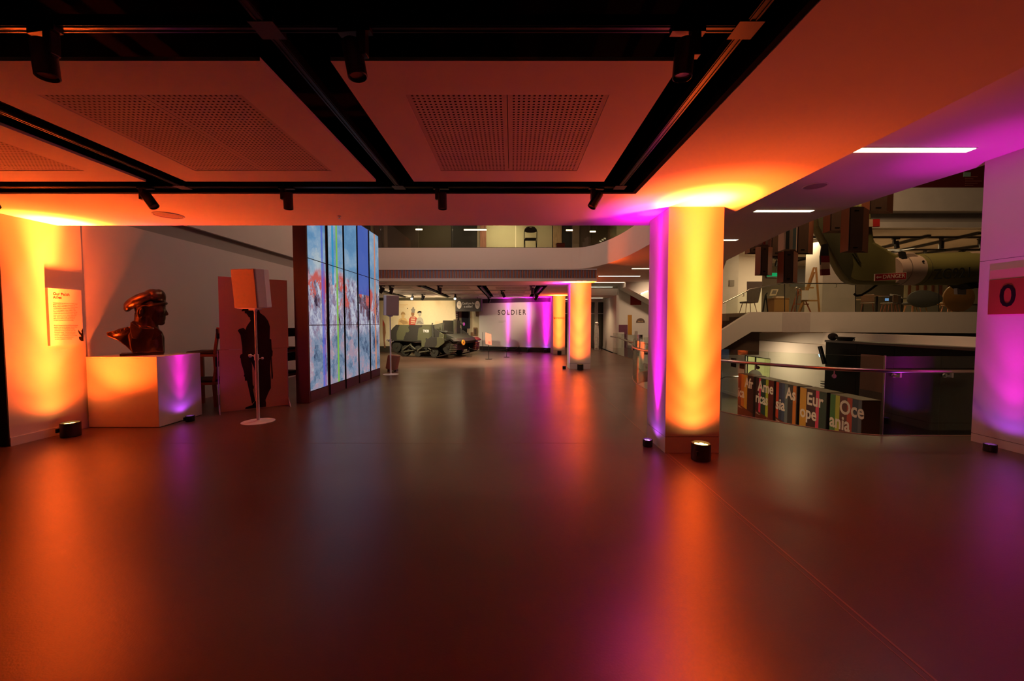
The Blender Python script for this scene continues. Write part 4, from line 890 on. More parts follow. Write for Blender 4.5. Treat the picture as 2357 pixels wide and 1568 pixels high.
def carrier():
    ang = -math.radians(27)
    r = thing('tracked_carrier', 'camouflaged open topped tracked army carrier before the mural wall', 'vehicle', (-3.56, 18.30, 0), ang)
    # hull sides: +x is the front, -y the near side
    side = [(-1.70, .62), (.55, .62), (1.30, .80), (1.30, 1.05), (.62, 1.05), (.62, 1.42), (-1.40, 1.42), (-1.72, 1.15)]
    K = frame((0, -.98, 0), (1, 0, 0))
    for Q in (K, frame((0, .93, 0), (1, 0, 0))):
        MB().prism([(-1.72, .74), (.72, .74), (.72, 1.42), (-1.42, 1.42), (-1.72, 1.18)], Q, .05).build('hull_side', CAMO, r, bevel=.008)
    MB().box(-1.45, -.93, .74, -1.40, .93, 1.38).build('rear_bulkhead', CAMO, r); MB().box(-1.72, -.93, .74, -1.66, .93, 1.15).build('rear_plate', CAMO, r)
    for Q in (K @ Matrix.Translation((0, .02, 0)), frame((0, .92, 0), (1, 0, 0))):
        MB().prism([(.72, .74), (1.22, .74), (1.22, 1.02), (1.05, 1.10), (.72, 1.30)], Q, .04).build('front_side_plate', CAMO, r, bevel=.006)
    MB().box(-1.6, -.72, .30, 1.35, .72, .78).build('lower_hull', OLV, r, bevel=.03)
    MB().prism([(1.18, .74), (1.72, .62), (1.78, .72), (1.72, .86), (1.18, 1.04)], frame((0, -.72, 0), (1, 0, 0)), 1.44).build('nose', OLV, r, bevel=.02)
    MB().prism([(.88, 1.02), (.92, 1.02), (.98, 1.62), (.94, 1.62)], frame((0, -.62, 0), (1, 0, 0)), 1.30).build('front_shield', OLV, r, bevel=.004)
    MB().prism([(.16, 1.38), (.94, 1.04), (.98, 1.50), (.94, 1.52)], frame((0, -.60, 0), (1, 0, 0)), .025).build('shield_wing', OLL, r)
    MB().box(1.02, .05, 1.02, 1.08, .22, 1.66).build('gun_slot_post', OLL, r)
    MB().box(-1.40, -.12, .8, .35, .12, 1.30).build('engine_cover', OLV, r, bevel=.03)
    for y in (-.88, .80): MB().box(-1.1, y, 1.2, .2, y + .08, 1.36).build('side_rail', OLL, r)
    # mudguards and skirt
    for s in (-1, 1):
        y0, y1 = (-1.06, -.74) if s < 0 else (.74, 1.06)
        MB().prism([(-1.80, .72), (-1.85, .66), (-1.80, .70), (1.20, .70), (1.62, .80), (1.80, .70), (1.84, .72), (1.62, .85), (1.18, .74), (-1.78, .745)], frame((0, y0, 0), (1, 0, 0)), y1 - y0).build('mudguard', OLV, r)
        MB().prism([(.12, .46), (1.02, .46), (1.34, .66), (1.34, .80), (1.24, .90), (.12, .90)] if s < 0 else [(.02, .40), (1.2, .40), (1.2, .78), (.02, .78)], frame((0, y0 - .015 if s < 0 else y1, 0), (1, 0, 0)), .02).build('side_locker', CAMO, r, bevel=.006)
        # track as one closed belt of links round the wheels
        path = []
        for (cx, cz, rr, a0, a1) in ((-1.42, .43, .27, 100, 225), (-.95, .27, .255, 235, 270), (.75, .27, .255, 270, 300), (1.45, .47, .30, 305, 440)):
            for k in range(9):
                a = math.radians(a0 + (a1 - a0) * k / 8); path.append((cx + rr * math.cos(a), cz + rr * math.sin(a)))
        cyc = path + [path[0]]; seg = [math.dist(cyc[i], cyc[i + 1]) for i in range(len(path))]; tot = sum(seg); n = 120; m = MB()
        yc = s * .90
        for k in range(n):
            d = tot * k / n; i = 0
            while d > seg[i]: d -= seg[i]; i += 1
            t = d / seg[i]; a, b = cyc[i], cyc[i + 1]
            px, pz = a[0] + (b[0] - a[0]) * t, a[1] + (b[1] - a[1]) * t
            dx, dz = (b[0] - a[0]) / seg[i], (b[1] - a[1]) / seg[i]
            L = tot / n * .44
            m.bar((px - dx * L, yc, pz - dz * L), (px + dx * L, yc, pz + dz * L), .26, .035, (-dz, 0, dx))
        o = m.build('track', RUST, r); o['kind'] = 'stuff'
        def wheel(cx, cz, R, nm, mm, spokes=5):
            Kq = Matrix.Translation((cx, yc - .09, cz)) @ Matrix.Rotation(PI / 2, 4, 'X')
            q = MB(); q.T = Matrix.Translation((0, .18, 0)) @ Kq
            q.lathe([(R * .78, 0), (R, 0), (R, .14), (R * .78, .14), (R * .78, 0)][:-1], 24)
            q.lathe([(R * .28, -.01), (R * .28, .16), (.01, .17)], 14)
            for k in range(spokes):
                a = 2 * PI * k / spokes; q.bar((R * .2 * math.cos(a), R * .2 * math.sin(a), .07), (R * .8 * math.cos(a), R * .8 * math.sin(a), .07), .05, .04, (0, 0, 1))
            q.build(nm, mm, r, smooth=True)
        wheel(-1.42, .43, .25, 'idler_wheel', OLV, 6)
        for cx in (-.90, -.18, .70): wheel(cx, .27, .235, 'road_wheel', OLV, 5)
        wheel(1.45, .47, .28, 'drive_sprocket', OLV, 8)
        yb = s * 1.02
        for cx in (-.55, .30):
            q = MB().tube([(cx - .42, yb, .30), (cx - .05, yb, .52), (cx + .05, yb, .56)], [.035, .03, .045], 10).tube([(cx + .30, yb, .34), (cx + .02, yb, .52)], .03, 8).tube([(cx - .36, yb, .22), (cx + .2, yb, .30)], .028, 8)
            q.build('suspension_arm', OLL, r, smooth=True)
    # louvred fronts, lamp, tools, marks
    for s in (-1, 1):
        for k in range(5):
            MB().box(1.56 + .02 * k, s * .90 - .14, .30 + .075 * k, 1.76 + .01 * k, s * .90 + .14, .33 + .075 * k).build('louvre', OLL if s < 0 else flat(f'red_louvre_{k}', (.14, .02, .015)), r)
        MB().prism([(1.15, .80), (1.66, .83), (1.84, .72), (1.86, .75), (1.66, .87), (1.15, .84)], frame((0, s * .9 - .17, 0), (1, 0, 0)), .34).build('front_guard', OLV if s < 0 else flat('red_guard', (.20, .03, .025)), r)
    h = MB().tube([(1.02, .70, 1.0), (1.02, .70, 1.40)], .018, 8).tube([(.98, .70, 1.46), (1.12, .70, 1.46), (1.14, .70, 1.46)], [.05, .095, .09], 18).build('headlamp', OLV, r, smooth=True)
    MB().tube([(1.135, .70, 1.46), (1.15, .70, 1.46)], [.085, .08], 18).build('headlamp_lens', STEEL, h)
    text('T9028', frame((.30, -.984, 1.15), (1, 0, 0)), .17, WHITE, r, sx=.72, bold=.002)
    Kf = frame((1.77, -.30, .70), (0, 1, 0)) @ Matrix.Rotation(-.1, 4, 'X')
    d = MB().tube([(1.765, -.30, .66), (1.80, -.30, .66)], .115, 24).build('yellow_disc', flat('amber_disc', (.62, .25, .02)), r)
    text('4', frame((1.803, -.30, .66), (0, 1, 0)), .15, INK, r)
    for k in range(3):
        MB().prism([(-.04, 0), (.04, 0), (.03, .10), (-.03, .10)], frame((1.10, 1.07 + .001, .18), (1, 0, 0)) @ Matrix.Translation((.12 * k, 0, .02 * k)), .01).build('white_mark', WHITE, r)
    MB().tube([(-.9, -1.0, .69), (-.2, -1.03, .66), (.4, -1.0, .69)], .012, 6).build('tow_cable', STEEL, r)
    MB().tube([(.70, -1.0, .90), (.66, -1.0, 1.44), (.66, -.98, 1.5)], [.05, .025, .03], 8).build('mirror_post', OLV, r)
    MB().tube([(.5, -.7, 1.20), (1.1, -.6, 1.10), (1.15, -.2, 1.08)], .03, 8).tube([(.6, -.5, 1.2), (1.12, -.5, 1.12)], .04, 8).build('tools', OLV, r)
    MB().tube([(-1.70, -.6, .6), (-2.0, -.62, .56), (-2.08, -.62, .50), (-2.0, -.62, .44)], .025, 8).tube([(-1.7, .4, .6), (-2.0, .4, .56)], .025, 8).build('tow_hook', OLV, r)
carrier()
# ---------------------------------------------------------- stands, rope
p = onz(1125, 827)
r = thing('sign_stand', 'slim floor stand with a tilted salmon caption board before the lettered wall', 'stand', (p.x, p.y, 0))
MB().lathe([(.15, 0), (.15, .012), (.02, .016)], 24).build('base', BLK, r)
MB().cyl((0, 0, .012), (0, 0, .70), .012, n=8).build('pole', RAIL, r)
b = MB().prism([(-.125, 0), (.125, -.06), (.10, .42), (-.15, .50)], frame((0, -.03, .64), (1, 0, 0)) @ Matrix.Rotation(-.35, 4, 'X'), .012).build('caption_board', PINKP, r)
MB().prism([(-.02, .03), (.08, .0), (.08, .10), (-.02, .12)], frame((0, -.036, .64), (1, 0, 0)) @ Matrix.Rotation(-.35, 4, 'X'), .004).build('print', REDP, b)
def post(px, py, h, label):
    p = onz(px, py); r = thing('barrier_post', label, 'post', (p.x, p.y, 0))
    MB().lathe([(.13, 0), (.13, .012), (.015, .018)], 20).build('base', BLK, r)
    MB().cyl((0, 0, .012), (0, 0, h), .011, n=8).build('pole', RAIL, r)
    MB().ball((0, 0, h), .016, .016, .016, 8, 6).build('tip', STEEL, r)
    return Vector((p.x, p.y, h * .92))
a = post(1166, 822.5, .40, 'low barrier post right of the salmon caption board')
b = post(1080, 822, .42, 'low barrier post standing before the carrier nose')
c = post(1111, 808.5, 1.0, 'tall thin barrier post at the lettered wall edge')
def rope(a, b, label):
    r = MB().tube([a.lerp(b, t) - Vector((0, 0, .10 * 4 * t * (1 - t))) for t in [k / 10 for k in range(11)]], .006, 6).build('barrier_rope', BLKM, None, smooth=True); tag(r, label, 'rope')
rope(a, b, 'thin dark rope slung between the two low barrier posts')
a2 = post(1195, 815, .40, 'low barrier post nearest the lettered wall middle')
rope(a, a2, 'thin dark rope from the caption board side to the wall side post')
# skeleton-like frame stand in the corridor
p = onz(1373, 806)
r = thing('corridor_stand', 'tall narrow pale exhibit stand standing in the corridor beyond the column', 'stand', (p.x, p.y, 0))
MB().box(-.2, -.2, 0, .2, .2, .03).build('base', STEEL, r)
m = MB()
for sx in (-.09, .09): m.tube([(sx, 0, .03), (sx * 1.3, 0, .6), (sx, 0, 1.2), (sx * .6, 0, 1.45)], .022, 8)
for k in range(6): m.bar((-.1, 0, .3 + .2 * k), (.1, 0, .34 + .2 * k), .03, .03)
m.build('frame', CONC, r)
MB().ball((0, 0, 1.5), .10, .09, .07, 12, 8).build('top_piece', WHITE, r, smooth=True)
# ================================================================== BALUSTRADES
def sample(path, n):
    P = [Vector((x, y, 0)) for x, y in path]; d = [0]
    for i in range(len(P) - 1): d.append(d[-1] + (P[i + 1] - P[i]).length)
    out = []
    for k in range(n + 1):
        t = d[-1] * k / n; i = 0
        while i < len(P) - 2 and d[i + 1] < t: i += 1
        out.append(P[i].lerp(P[i + 1], (t - d[i]) / (d[i + 1] - d[i])))
    return out
def smooth(path, it=2):
    for _ in range(it):
        q = [path[0]]
        for a, b in zip(path[:-1], path[1:]): q += [(a[0] * .75 + b[0] * .25, a[1] * .75 + b[1] * .25), (a[0] * .25 + b[0] * .75, a[1] * .25 + b[1] * .75)]
        path = q + [path[-1]]
    return path
r = thing('glass_balustrade', 'curved glass balustrade with copper toned handrail along the near floor edge', 'balustrade', (4.94, 5.25, 0))
MB().box(4.955, 5.262, -.30, 6.4, 5.278, 1.06).build('glass_pane', GLASS, r, world=True)
cur = smooth(EDGE[1:], 2)
cp = [(p.x + .02, p.y + .02) for p in sample(cur, 60)]
for a, b in ((0, 9), (9, 18), (18, 27), (27, 36), (36, 46), (46, 60)):
    MB().sheet([cp[k] for k in range(a, b + 1)] , -.30, 1.06, .014).build('glass_pane', GLASS, r, world=True)
MB().tube([(6.4, 5.19, .87), (4.96, 5.19, .87)] + [(x - .05, y - .06, .87) for x, y in cp[1:48]] + [(cp[48][0] + .0, cp[48][1] - .12, .87)], .024, 12).build('handrail', COPPER, r, smooth=True, world=True)
m = MB().sheet([(6.2, 5.243), (4.94, 5.253)] + [(p.x - .005, p.y - .005) for p in sample(cur, 60)][1:], -.02, .008, .016); m.build('floor_channel', mat('pale_edge_channel', (.55, .36, .28), .4, .4), r, world=True)
MB().box(4.945, 5.255, -.05, 4.952, 5.28, 1.07).build('joint_strip', STEEL, r, world=True)
for x, y, dx, dy in [(5.78, 5.27, 0, -1), (5.10, 5.27, 0, -1)] + [(cp[k][0], cp[k][1], -.75, -.66) for k in (10, 20, 30, 40)]:
    b = MB().bar((x, y, .80), (x + dx * .06, y + dy * .06, .80), .03, .03).bar((x + dx * .06, y + dy * .06, .785), (x + dx * .06, y + dy * .06, .865), .025, .025)
    b.tube([(x - dx * .012, y - dy * .012, .80), (x - dx * .03, y - dy * .03, .80)], .028, 14).build('bracket', STEEL, r, world=True)
# second balustrade by the stairs
r = thing('glass_balustrade', 'straight glass balustrade with steel rail before the colour block mural', 'balustrade', (5.0, 17, 0))
for a, b in ((16.0, 17.8), (17.85, 19.7)):
    MB().box(4.995, a, -.2, 5.01, b, 1.02).build('glass_pane', GLASS, r, world=True)
MB().tube([(4.90, 19.75, .84), (4.90, 18.3, .84), (4.92, 16.9, .72), (4.92, 15.6, .72), (5.2, 15.2, .72), (5.9, 15.0, 1.05), (6.8, 15.0, 1.5)], .03, 10).tube([(5.0, 17.6, .78), (5.05, 16.6, .60), (5.05, 15.9, .45)], .022, 8).build('handrail', STEEL, r, smooth=True, world=True)
MB().box(4.985, 16, 0, 5.02, 19.7, .015).build('floor_channel', SEAM, r, world=True)
r = thing('notice_stand', 'white sheet holder fixed at the stair rail before the mural', 'sign', at(1464, 778, 16.4))
MB().box(-.06, 0, -.02, .06, .012, .28).build('sheet_holder', WHITE, r); MB().cyl((0, .02, -.30), (0, .02, .05), .015).build('post', STEEL, r)
# steel cylinder added in place of an amber reflection in the curved glass
p = onz(1474, 870)
r = thing('reflection_cylinder', 'shiny steel cylinder added for an amber reflection in the curved balustrade', 'post', (4.1, 12.75, 0))
MB().cyl((0, 0, 0), (0, 0, 1.12), .085, n=24).build('casing', STEEL, r, smooth=True); MB().cyl((0, 0, 1.12), (0, 0, 1.13), .09, n=24).build('cap', STEEL, r)
# upper gallery balustrade
up = [(-6.2, 14.82)] + [(x + .03, y + .03) for x, y in smooth(WKL, 3)[::-1]]
r = thing('glass_balustrade', 'tall frameless glass along the upper gallery edge over the hall', 'balustrade', (-1, 14.82, ZU))
xs = [-6.12] + [at(px, 540, 14.82).x for px in (877, 963, 1042, 1187)] + [2.2]
for a, b in zip(xs[:-1], xs[1:]): MB().box(a + .012, 14.81, ZU, b - .012, 14.825, ZU + 1.15).build('glass_pane', GLASS2, r, world=True)
MB().sheet(up[1:], ZU, ZU + 1.15, .014).build('glass_pane', GLASS2, r, world=True)
MB().box(-6.12, 14.80, ZU, 2.2, 14.835, ZU + .02).build('channel', BLK, r, world=True)
# folding chair upstairs
p = at(1221, 569, 15.4)
r = thing('folding_chair', 'black folding chair standing behind the upper gallery glass', 'chair', (p.x, 15.4, ZU))
r.scale = (1.12, 1, 1)
for s in (-1, 1):
    MB().tube([(s * .215, .12, 0), (s * .215, -.02, .45), (s * .215, -.10, .70), (s * .19, -.12, .80), (s * .12, -.13, .87), (0, -.135, .89)], .012, 8).build('front_leg', BLK, r, smooth=True)
    MB().tube([(s * .19, -.22, 0), (s * .19, .15, .46)], .011, 8).build('rear_leg', BLK, r, smooth=True)
MB().box(-.19, -.18, .42, .19, .20, .46).build('seat', DARKF, r, bevel=.015)
MB().prism([(-.20, .70), (-.12, .665), (0, .655), (.12, .665), (.20, .70), (.185, .78), (.12, .85), (.05, .875), (.04, .855), (-.04, .855), (-.05, .875), (-.12, .85), (-.185, .78)], frame((0, -.14, 0), (1, 0, 0)), .025).build('backrest', DARKF, r)
p = at(1236, 567, 16.5)
r = thing('tablet_screen', 'small bright screen lying low behind the folding chair', 'screen', (p.x, 16.5, ZU))
MB().box(-.03, .0, 0, .03, .04, .22).build('stand', BLK, r); MB().prism([(-.26, .20), (.26, .22), (.26, .34), (-.26, .32)], frame((0, -.01, 0), (1, 0, 0)), .012).build('bezel', BLK, r)
MB().prism([(-.25, .21), (.25, .228), (.25, .33), (-.25, .312)], frame((0, -.014, 0), (1, 0, 0)), .003).build('display', emit('pale_blue_display', (.55, .75, 1), 1.4), r)
p = at(1290, 569, 16)
r = thing('red_case', 'dark red box standing on the upper gallery by the trunk picture', 'box', (p.x, 16, ZU))
MB().box(-.16, -.12, 0, .16, .12, .36).build('body', flat('oxblood_case', (.13, .015, .012)), r, bevel=.01); MB().box(-.17, -.13, .36, .17, .13, .40).build('lid', flat('oxblood_lid', (.11, .014, .012)), r, bevel=.008)
p = at(1253, 569, 15.8)
r = thing('low_box', 'mauve grey box standing low behind the upper gallery glass', 'box', (p.x, 15.8, ZU))
MB().box(-.12, -.1, 0, .12, .1, .16).build('body', flat('mauve_box', (.28, .21, .20)), r, bevel=.005); MB().box(-.125, -.105, .16, .125, .105, .18).build('lid', flat('mauve_lid', (.3, .22, .21)), r)
# ================================================================== LOWER HALL: five lettered boxes, black enclosure
XB = 8.0
DKB = flat('near_black_maroon', (.045, .012, .012)); DGN = flat('bottle_green', (.015, .045, .028)); DBL = flat('ink_blue', (.03, .04, .075)); DMR = flat('dark_maroon', (.12, .015, .012)); CHC = flat('charcoal_board', (.04, .033, .03)); OXB = flat('ox_red', (.20, .03, .015))
YEL = flat('mustard', (.62, .30, .03)); PNK = flat('hot_pink', (.70, .05, .12)); LIM = flat('lime', (.45, .45, .03)); ORR = flat('signal_orange', (.60, .17, .02)); RED2 = flat('vermilion', (.50, .045, .015)); GRN = flat('leaf_green', (.05, .17, .03)); TEAL = flat('grey_teal', (.14, .17, .17)); BRN = flat('box_brown', (.16, .09, .04))
# stripes: (from, to, colour) across the face, measured from the far end
BX = [('Afr\nica', 14.00, 13.12, 'leftmost and smallest', [(0, .22, OXB), (.22, .42, ORR), (.42, .62, YEL), (.62, 1, DKB)], [(.42, .62)], .55, .28, .30, -.04),
      ('Ame\nricas', 12.98, 12.10, 'second from the left', [(0, .18, DKB), (.18, .30, PNK), (.30, .58, DGN), (.58, .72, LIM), (.72, 1, DMR)], [], .56, .54, .27, 0),
      ('As\nsia', 11.98, 11.10, 'middle one', [(0, .14, RED2), (.14, .30, DBL), (.30, .44, flat('denim', (.05, .07, .13))), (.44, .58, TEAL), (.58, .82, CHC), (.82, .97, ORR), (.97, 1, CHC)], [], .72, .32, .30, 0),
      ('Eur\nope', 10.98, 10.05, 'second from the right', [(0, .26, YEL), (.26, .62, DKB), (.62, .74, PNK), (.74, 1, DGN)], [], .64, .40, .31, 0),
      ('Oce\nania', 9.93, 9.03, 'rightmost and largest', [(0, .18, GRN), (.18, .32, LIM), (.32, .56, DMR), (.56, .72, RED2), (.72, .9, DBL), (.9, 1, flat('steel_blue', (.09, .10, .13)))], [], .62, .50, .31, 0)]
for txt, ya, yb, s, stripes, _, u1, u2, fs_, _2 in BX:
    W = ya - yb; H0 = -.275
    word = dict(Afr='Africa', Ame='Americas', As='Asia', Eur='Europe', Oce='Oceania')[txt.split(chr(10))[0]]
    r = thing('lettered_box', f'tall striped display box lettered {word}, {s} of the row below', 'box', (XB, (ya + yb) / 2, ZL), 0, 'continent boxes in the lower hall')
    F = frame((XB, ya, 0), (0, -1, 0))
    MB().box(XB + .006, yb, ZL, XB + .42, ya, H0).build('body', CHC, r, world=True, bevel=.004)
    MB().box(XB + .0, yb - .004, H0, XB + .425, ya + .004, H0 + .012).build('lid', mat('brown_lid', (.12, .075, .055), .5), r, world=True)
    MB().box(XB + .006, yb - .008, ZL, XB + .42, yb - .001, H0 - .01).build('end_board', BRN if 'Oce' in txt else CHC, r, world=True)
    for a, b, c in stripes:
        z0 = ZL + 1.14 + .0
        MB().prism([(a * W, z0 - .16 * a + .02), (b * W, z0 - .16 * b + .02), (b * W, H0), (a * W, H0)], F @ Matrix.Translation((0, -.002, 0)), .007).build('stripe', c, r, world=True)
    MB().prism([(0, ZL), (W, ZL), (W, ZL + .99), (0, ZL + 1.15)], F @ Matrix.Translation((0, -.001, 0)), .006).build('photo_strip', mat('dark_red_photo', (.13, .025, .012), .4, var=.8, scale=5), r, world=True)
    for k in range(2): MB().prism([(.03, ZL + 1.09 - .03 * k), (.15 + .1 * k, ZL + 1.07 - .03 * k), (.15 + .1 * k, ZL + 1.078 - .03 * k), (.03, ZL + 1.098 - .03 * k)], F @ Matrix.Translation((0, -.004, 0)), .003).build('caption_line', LTXT, r, world=True)
    l1, l2 = txt.split('\n')
    def fit(s, uu, zz, al, wmax):
        o = text(s, F @ Matrix.Translation((uu * W, -.005, zz)), .40, LTXT, r, align=al, world=True, bold=.004)
        return o
    t1 = {'Afr': (.98, 'RIGHT', .74), 'Ame': (.12, 'LEFT', .86), 'As': (.95, 'RIGHT', .80), 'Eur': (.28, 'LEFT', .86), 'Oce': (.32, 'LEFT', .84)}[l1]
    t2 = {'ica': (.02, 'LEFT', .72), 'ricas': (.0, 'LEFT', .72), 'sia': (.0, 'LEFT', .84), 'ope': (.02, 'LEFT', .84), 'ania': (.0, 'LEFT', .82)}[l2]
    text(l1, F @ Matrix.Translation((t1[0] * W, -.005, H0 - .27)), .47, LTXT, r, align=t1[1], world=True, bold=.011, sx=t1[2])
    text(l2, F @ Matrix.Translation((t2[0] * W, -.005, H0 - .66)), .47, LTXT, r, align=t2[1], world=True, bold=.011, sx=t2[2])
# black enclosure
VBK = mat('black_enclosure_board', (.003, .002, .002), .8, var=.2, spec=.1)
r = thing('black_enclosure', 'big black boxed enclosure rising from the lower hall behind the lettered boxes', 'enclosure', (11.5, 12.2, ZL))
y0, y1 = 9.4, onx(1901, 783, 11.6).y
zt = onx(1901, 783, 11.6).z
for k in range(4):
    a = y0 + (y1 - y0) * k / 4; b = y0 + (y1 - y0) * (k + 1) / 4
    MB().box(11.6, a + .004, ZL, 11.66, b - .004, zt - .07).build('wall_board', VBK, r, world=True)
MB().box(11.57, y0, zt - .07, 12.1, y1 + .02, zt).build('top_rail', flat('maroon_black_rail', (.028, .008, .007)), r, world=True)
MB().box(11.66, y1 - .06, ZL, 12.1, y1, zt - .07).build('end_board', VBK, r, world=True)
for k in range(6):
    MB().box(11.62, y1 + .02, -1.15 + .09 * k, 12.0, y1 + .22, -1.12 + .09 * k).build('shelf', GREY if k % 2 else BLKM, r, world=True)
p = onx(1917, 776, 11.8)
r = thing('round_bundle', 'round dark bundle lying on top of the black enclosure corner', 'bundle', (11.8, p.y, zt))
MB().ball((0, 0, .13), .15, .16, .14, 14, 10).build('body', DARKF, r, smooth=True); MB().tube([(-.13, 0, .13), (0, -.14, .16), (.13, 0, .13), (0, .15, .1), (-.13, 0, .13)], .02, 6).build('strap', BLKM, r)
p = onx(1945, 778, 11.8)
r = thing('cable_coil', 'flat coil of black cable on top of the black enclosure', 'cable', (11.8, p.y, zt))
m = MB()
for k in range(5): m.tube([((.14 + .012 * k) * math.cos(2 * PI * q / 18), (.26 + .02 * k) * math.sin(2 * PI * q / 18), .02 + .025 * k) for q in range(19)], .018, 6)
m.build('coil', BLK, r, smooth=True); MB().tube([(0, -.26, .10), (.0, -.36, .12), (0, -.40, .05), (0, -.36, .01)], .014, 6).build('loose_end', BLK, r)
r = thing('leaning_tube', 'slanted dark tube lamp leaning at the black enclosure edge', 'lamp', onx(1897, 845, 11.5))
a, b = onx(1887, 797, 11.3), onx(1898, 838, 11.42); o = Vector(r.location)
MB().cyl(b - o, a - o, .07).build('tube', BLK, r, smooth=True)
MB().cyl((b - o) * .45 + (a - o) * .55 + Vector((-.07, .06, 0)), (b - o) * .62 + (a - o) * .38 + Vector((-.07, .06, 0)), .012).build('light_slit', emit('cold_slit', (.5, .75, 1), 2), r)
# brown board added in place of the column's reflection in the balustrade glass
p, q = onx(1982, 815, 11.55), onx(2032, 905, 11.55)
r = thing('reflection_board', 'dark brown board standing for a column reflection, at the black enclosure', 'board', (11.56, (p.y + q.y) / 2, q.z))
MB().box(-.02, -(p.y - q.y) / 2, -.0, .02, (p.y - q.y) / 2, p.z - q.z).build('panel', flat('reflection_brown', (.12, .04, .025)), r, bevel=.004)
MB().box(-.025, -(p.y - q.y) / 2 - .01, -1.4, .035, (p.y - q.y) / 2 + .01, 0).build('foot_board', flat('umber_board', (.035, .014, .010)), r)
# pendant with a heart token under the rail
p = at(1913, 872, 5.55)
r = thing('hanging_tag', 'small round copper tag hanging under the handrail', 'tag', (p.x, 5.5, .87))
MB().cyl((0, 0, -.02), (0, 0, -.08), .006, n=6).build('cord', COPPER, r); MB().tube([(0, -.006, -.105), (0, .006, -.105)], .03, 16).build('disc', COPPER, r)
# lounge seat seen through the lit door
p = onx(1766, 862, XW - .6)
r = thing('shell_chair', 'pale shell chair in front of the bright doorway', 'chair', (XW - .55, 19.0, ZL))
MB().ball((0, 0, 1.35), .30, .40, .42, 14, 10).build('shell', FAB, r, smooth=True); MB().cyl((0, 0, .02), (0, 0, 1.0), .03).lathe([(.25, 0), (.25, .02), (.03, .03)], 16).build('pedestal', STEEL, r)
r = thing('lower_handrail', 'pale handrail with glass at the lower hall stair, beside the nearest column foot', 'handrail', (9.2, 17, ZL))
MB().tube([(8.3, 17.0, -.95), (8.75, 17, -.98), (9.15, 17, -.82), (9.65, 17, -.80), (9.75, 17, -.80)], .03, 8).build('rail', STEEL, r, smooth=True, world=True)
MB().box(8.2, 17.05, ZL, 9.0, 17.065, -.55).build('glass_pane', GLASS, r, world=True); MB().cyl((9.02, 17.05, ZL), (9.02, 17.05, -.5), .02).build('post', STEEL, r, world=True)
# ================================================================== CAFE LEVEL
r = thing('glass_balustrade', 'glass balustrade with a slim rail along the cafe parapet across the hall', 'balustrade', (14, 16.1, ZM))
ends = [(1672, 1700), (1700, 1733), (1733, 1805.5), (1807, 1968), (1970, 2160), (2162, 2300)]
def ftop(px): return 718.5 if px >= 1728 else 718.5 + (1728 - px) * .47
def rtop(px): return 652 if px >= 1805 else (664 - (px - 1728) * .16 if px > 1728 else 664 + (1728 - px) * .56)
for a, b in ends:
    q = [(at(px, py, 16.08).x, at(px, py, 16.08).z) for px, py in ((a, ftop(a) + 1), (b, ftop(b) + 1), (b, rtop(b)), (a, rtop(a)))]
    MB().prism(q, frame((0, 16.08, 0), (1, 0, 0)), .014).build('glass_pane', GLASS, r, world=True)
MB().tube([at(px, py, 16.02) for px, py in ((1664, 698), (1700, 680), (1728, 665), (1745, 662.5), (1806, 652.5), (2300, 653.5))], .026, 10).build('handrail', STEEL, r, smooth=True, world=True)
for px in (1806, 1969, 2161):
    a, b = at(px, 718, 16.06), at(px, 653, 16.06); MB().bar(a, b, .02, .02).build('joint_post', BLK, r, world=True)
for px in (1712, 1748, 1925): 
    a = at(px, rtop(px) + 6, 16.02); MB().tube([a + Vector((-.06, 0, -.06)), a + Vector((.0, 0, -.06)), a + Vector((.0, 0, .08))], .012, 6).build('bracket', STEEL, r, world=True)
a, b = at(1895, 600, 18.5), at(1968, 720, 18.5)
column('wide pale concrete column in the cafe behind the tail boom', a.x, 18.5, b.x, 19.6, 5.5, .01).location.z = 0
for o in kids(bpy.data.objects['column.004']):
    if o.name.startswith(('shaft',)): o.data.materials[0] = CONC
def onfloor(px, y, dz=0): p = at(px, 718, y); return Vector((p.x, y, ZM + dz))
# high backed chair
def tall_chair(px, y, rz, label, shell, legs, h=.95):
    r = thing('cafe_chair', label, 'chair', onfloor(px, y), rz, 'chairs on the cafe level')
    for sx in (-1, 1):
        MB().tube([(sx * .17, -.15, .44), (sx * .25, -.24, 0)], [.02, .013], 8).build('leg', legs, r)
        MB().tube([(sx * .17, .15, .44), (sx * .25, .24, 0)], [.02, .013], 8).build('leg', legs, r)
    MB().box(-.26, -.25, .43, .26, .24, .50).build('seat', shell, r, bevel=.03)
    MB().prism([(-.24, .44), (.24, .44), (.34, h + .05), (-.34, h + .05)], frame((0, .22, 0), (1, 0, 0)) @ Matrix.Rotation(-.14, 4, 'X'), .05).build('backrest', shell, r, bevel=.02)
    return r
MAUV = mat('grey_mauve_leather', (.20, .17, .16), .6, var=.1); WL = mat('pale_pink_wood', (.55, .40, .33), .5)
tall_chair(1722, 17.6, PI, 'grey high backed chair with pale legs at the stair head', MAUV, WL, 1.30)
r = thing('cabinet', 'low ply cabinet with papers on it, standing in the cafe left of the long column', 'cabinet', onfloor(1790, 17.4))
MB().box(-.32, -.25, 0, .32, .25, .60).build('body', PINE, r, bevel=.006); MB().box(-.34, -.27, .60, .34, .27, .63).build('top', PINE, r)
MB().box(-.30, -.262, .06, .30, -.25, .56).build('door', flat('ply_door', (.44, .25, .09)), r)
r = thing('paper_stack', 'pale stack of papers on the ply cabinet', 'papers', onfloor(1791, 17.4, .632)); 
for k in range(4): MB().box(-.22 + .02 * k, -.12, .02 * k, .20 - .01 * k, .12, .018 + .02 * k).build('sheet_bundle', CREAM if k % 2 else LTXT, r)
r = thing('caption_lectern', 'tilted pale caption board on a dark bent stand in the cafe', 'stand', onfloor(1762, 17.2))
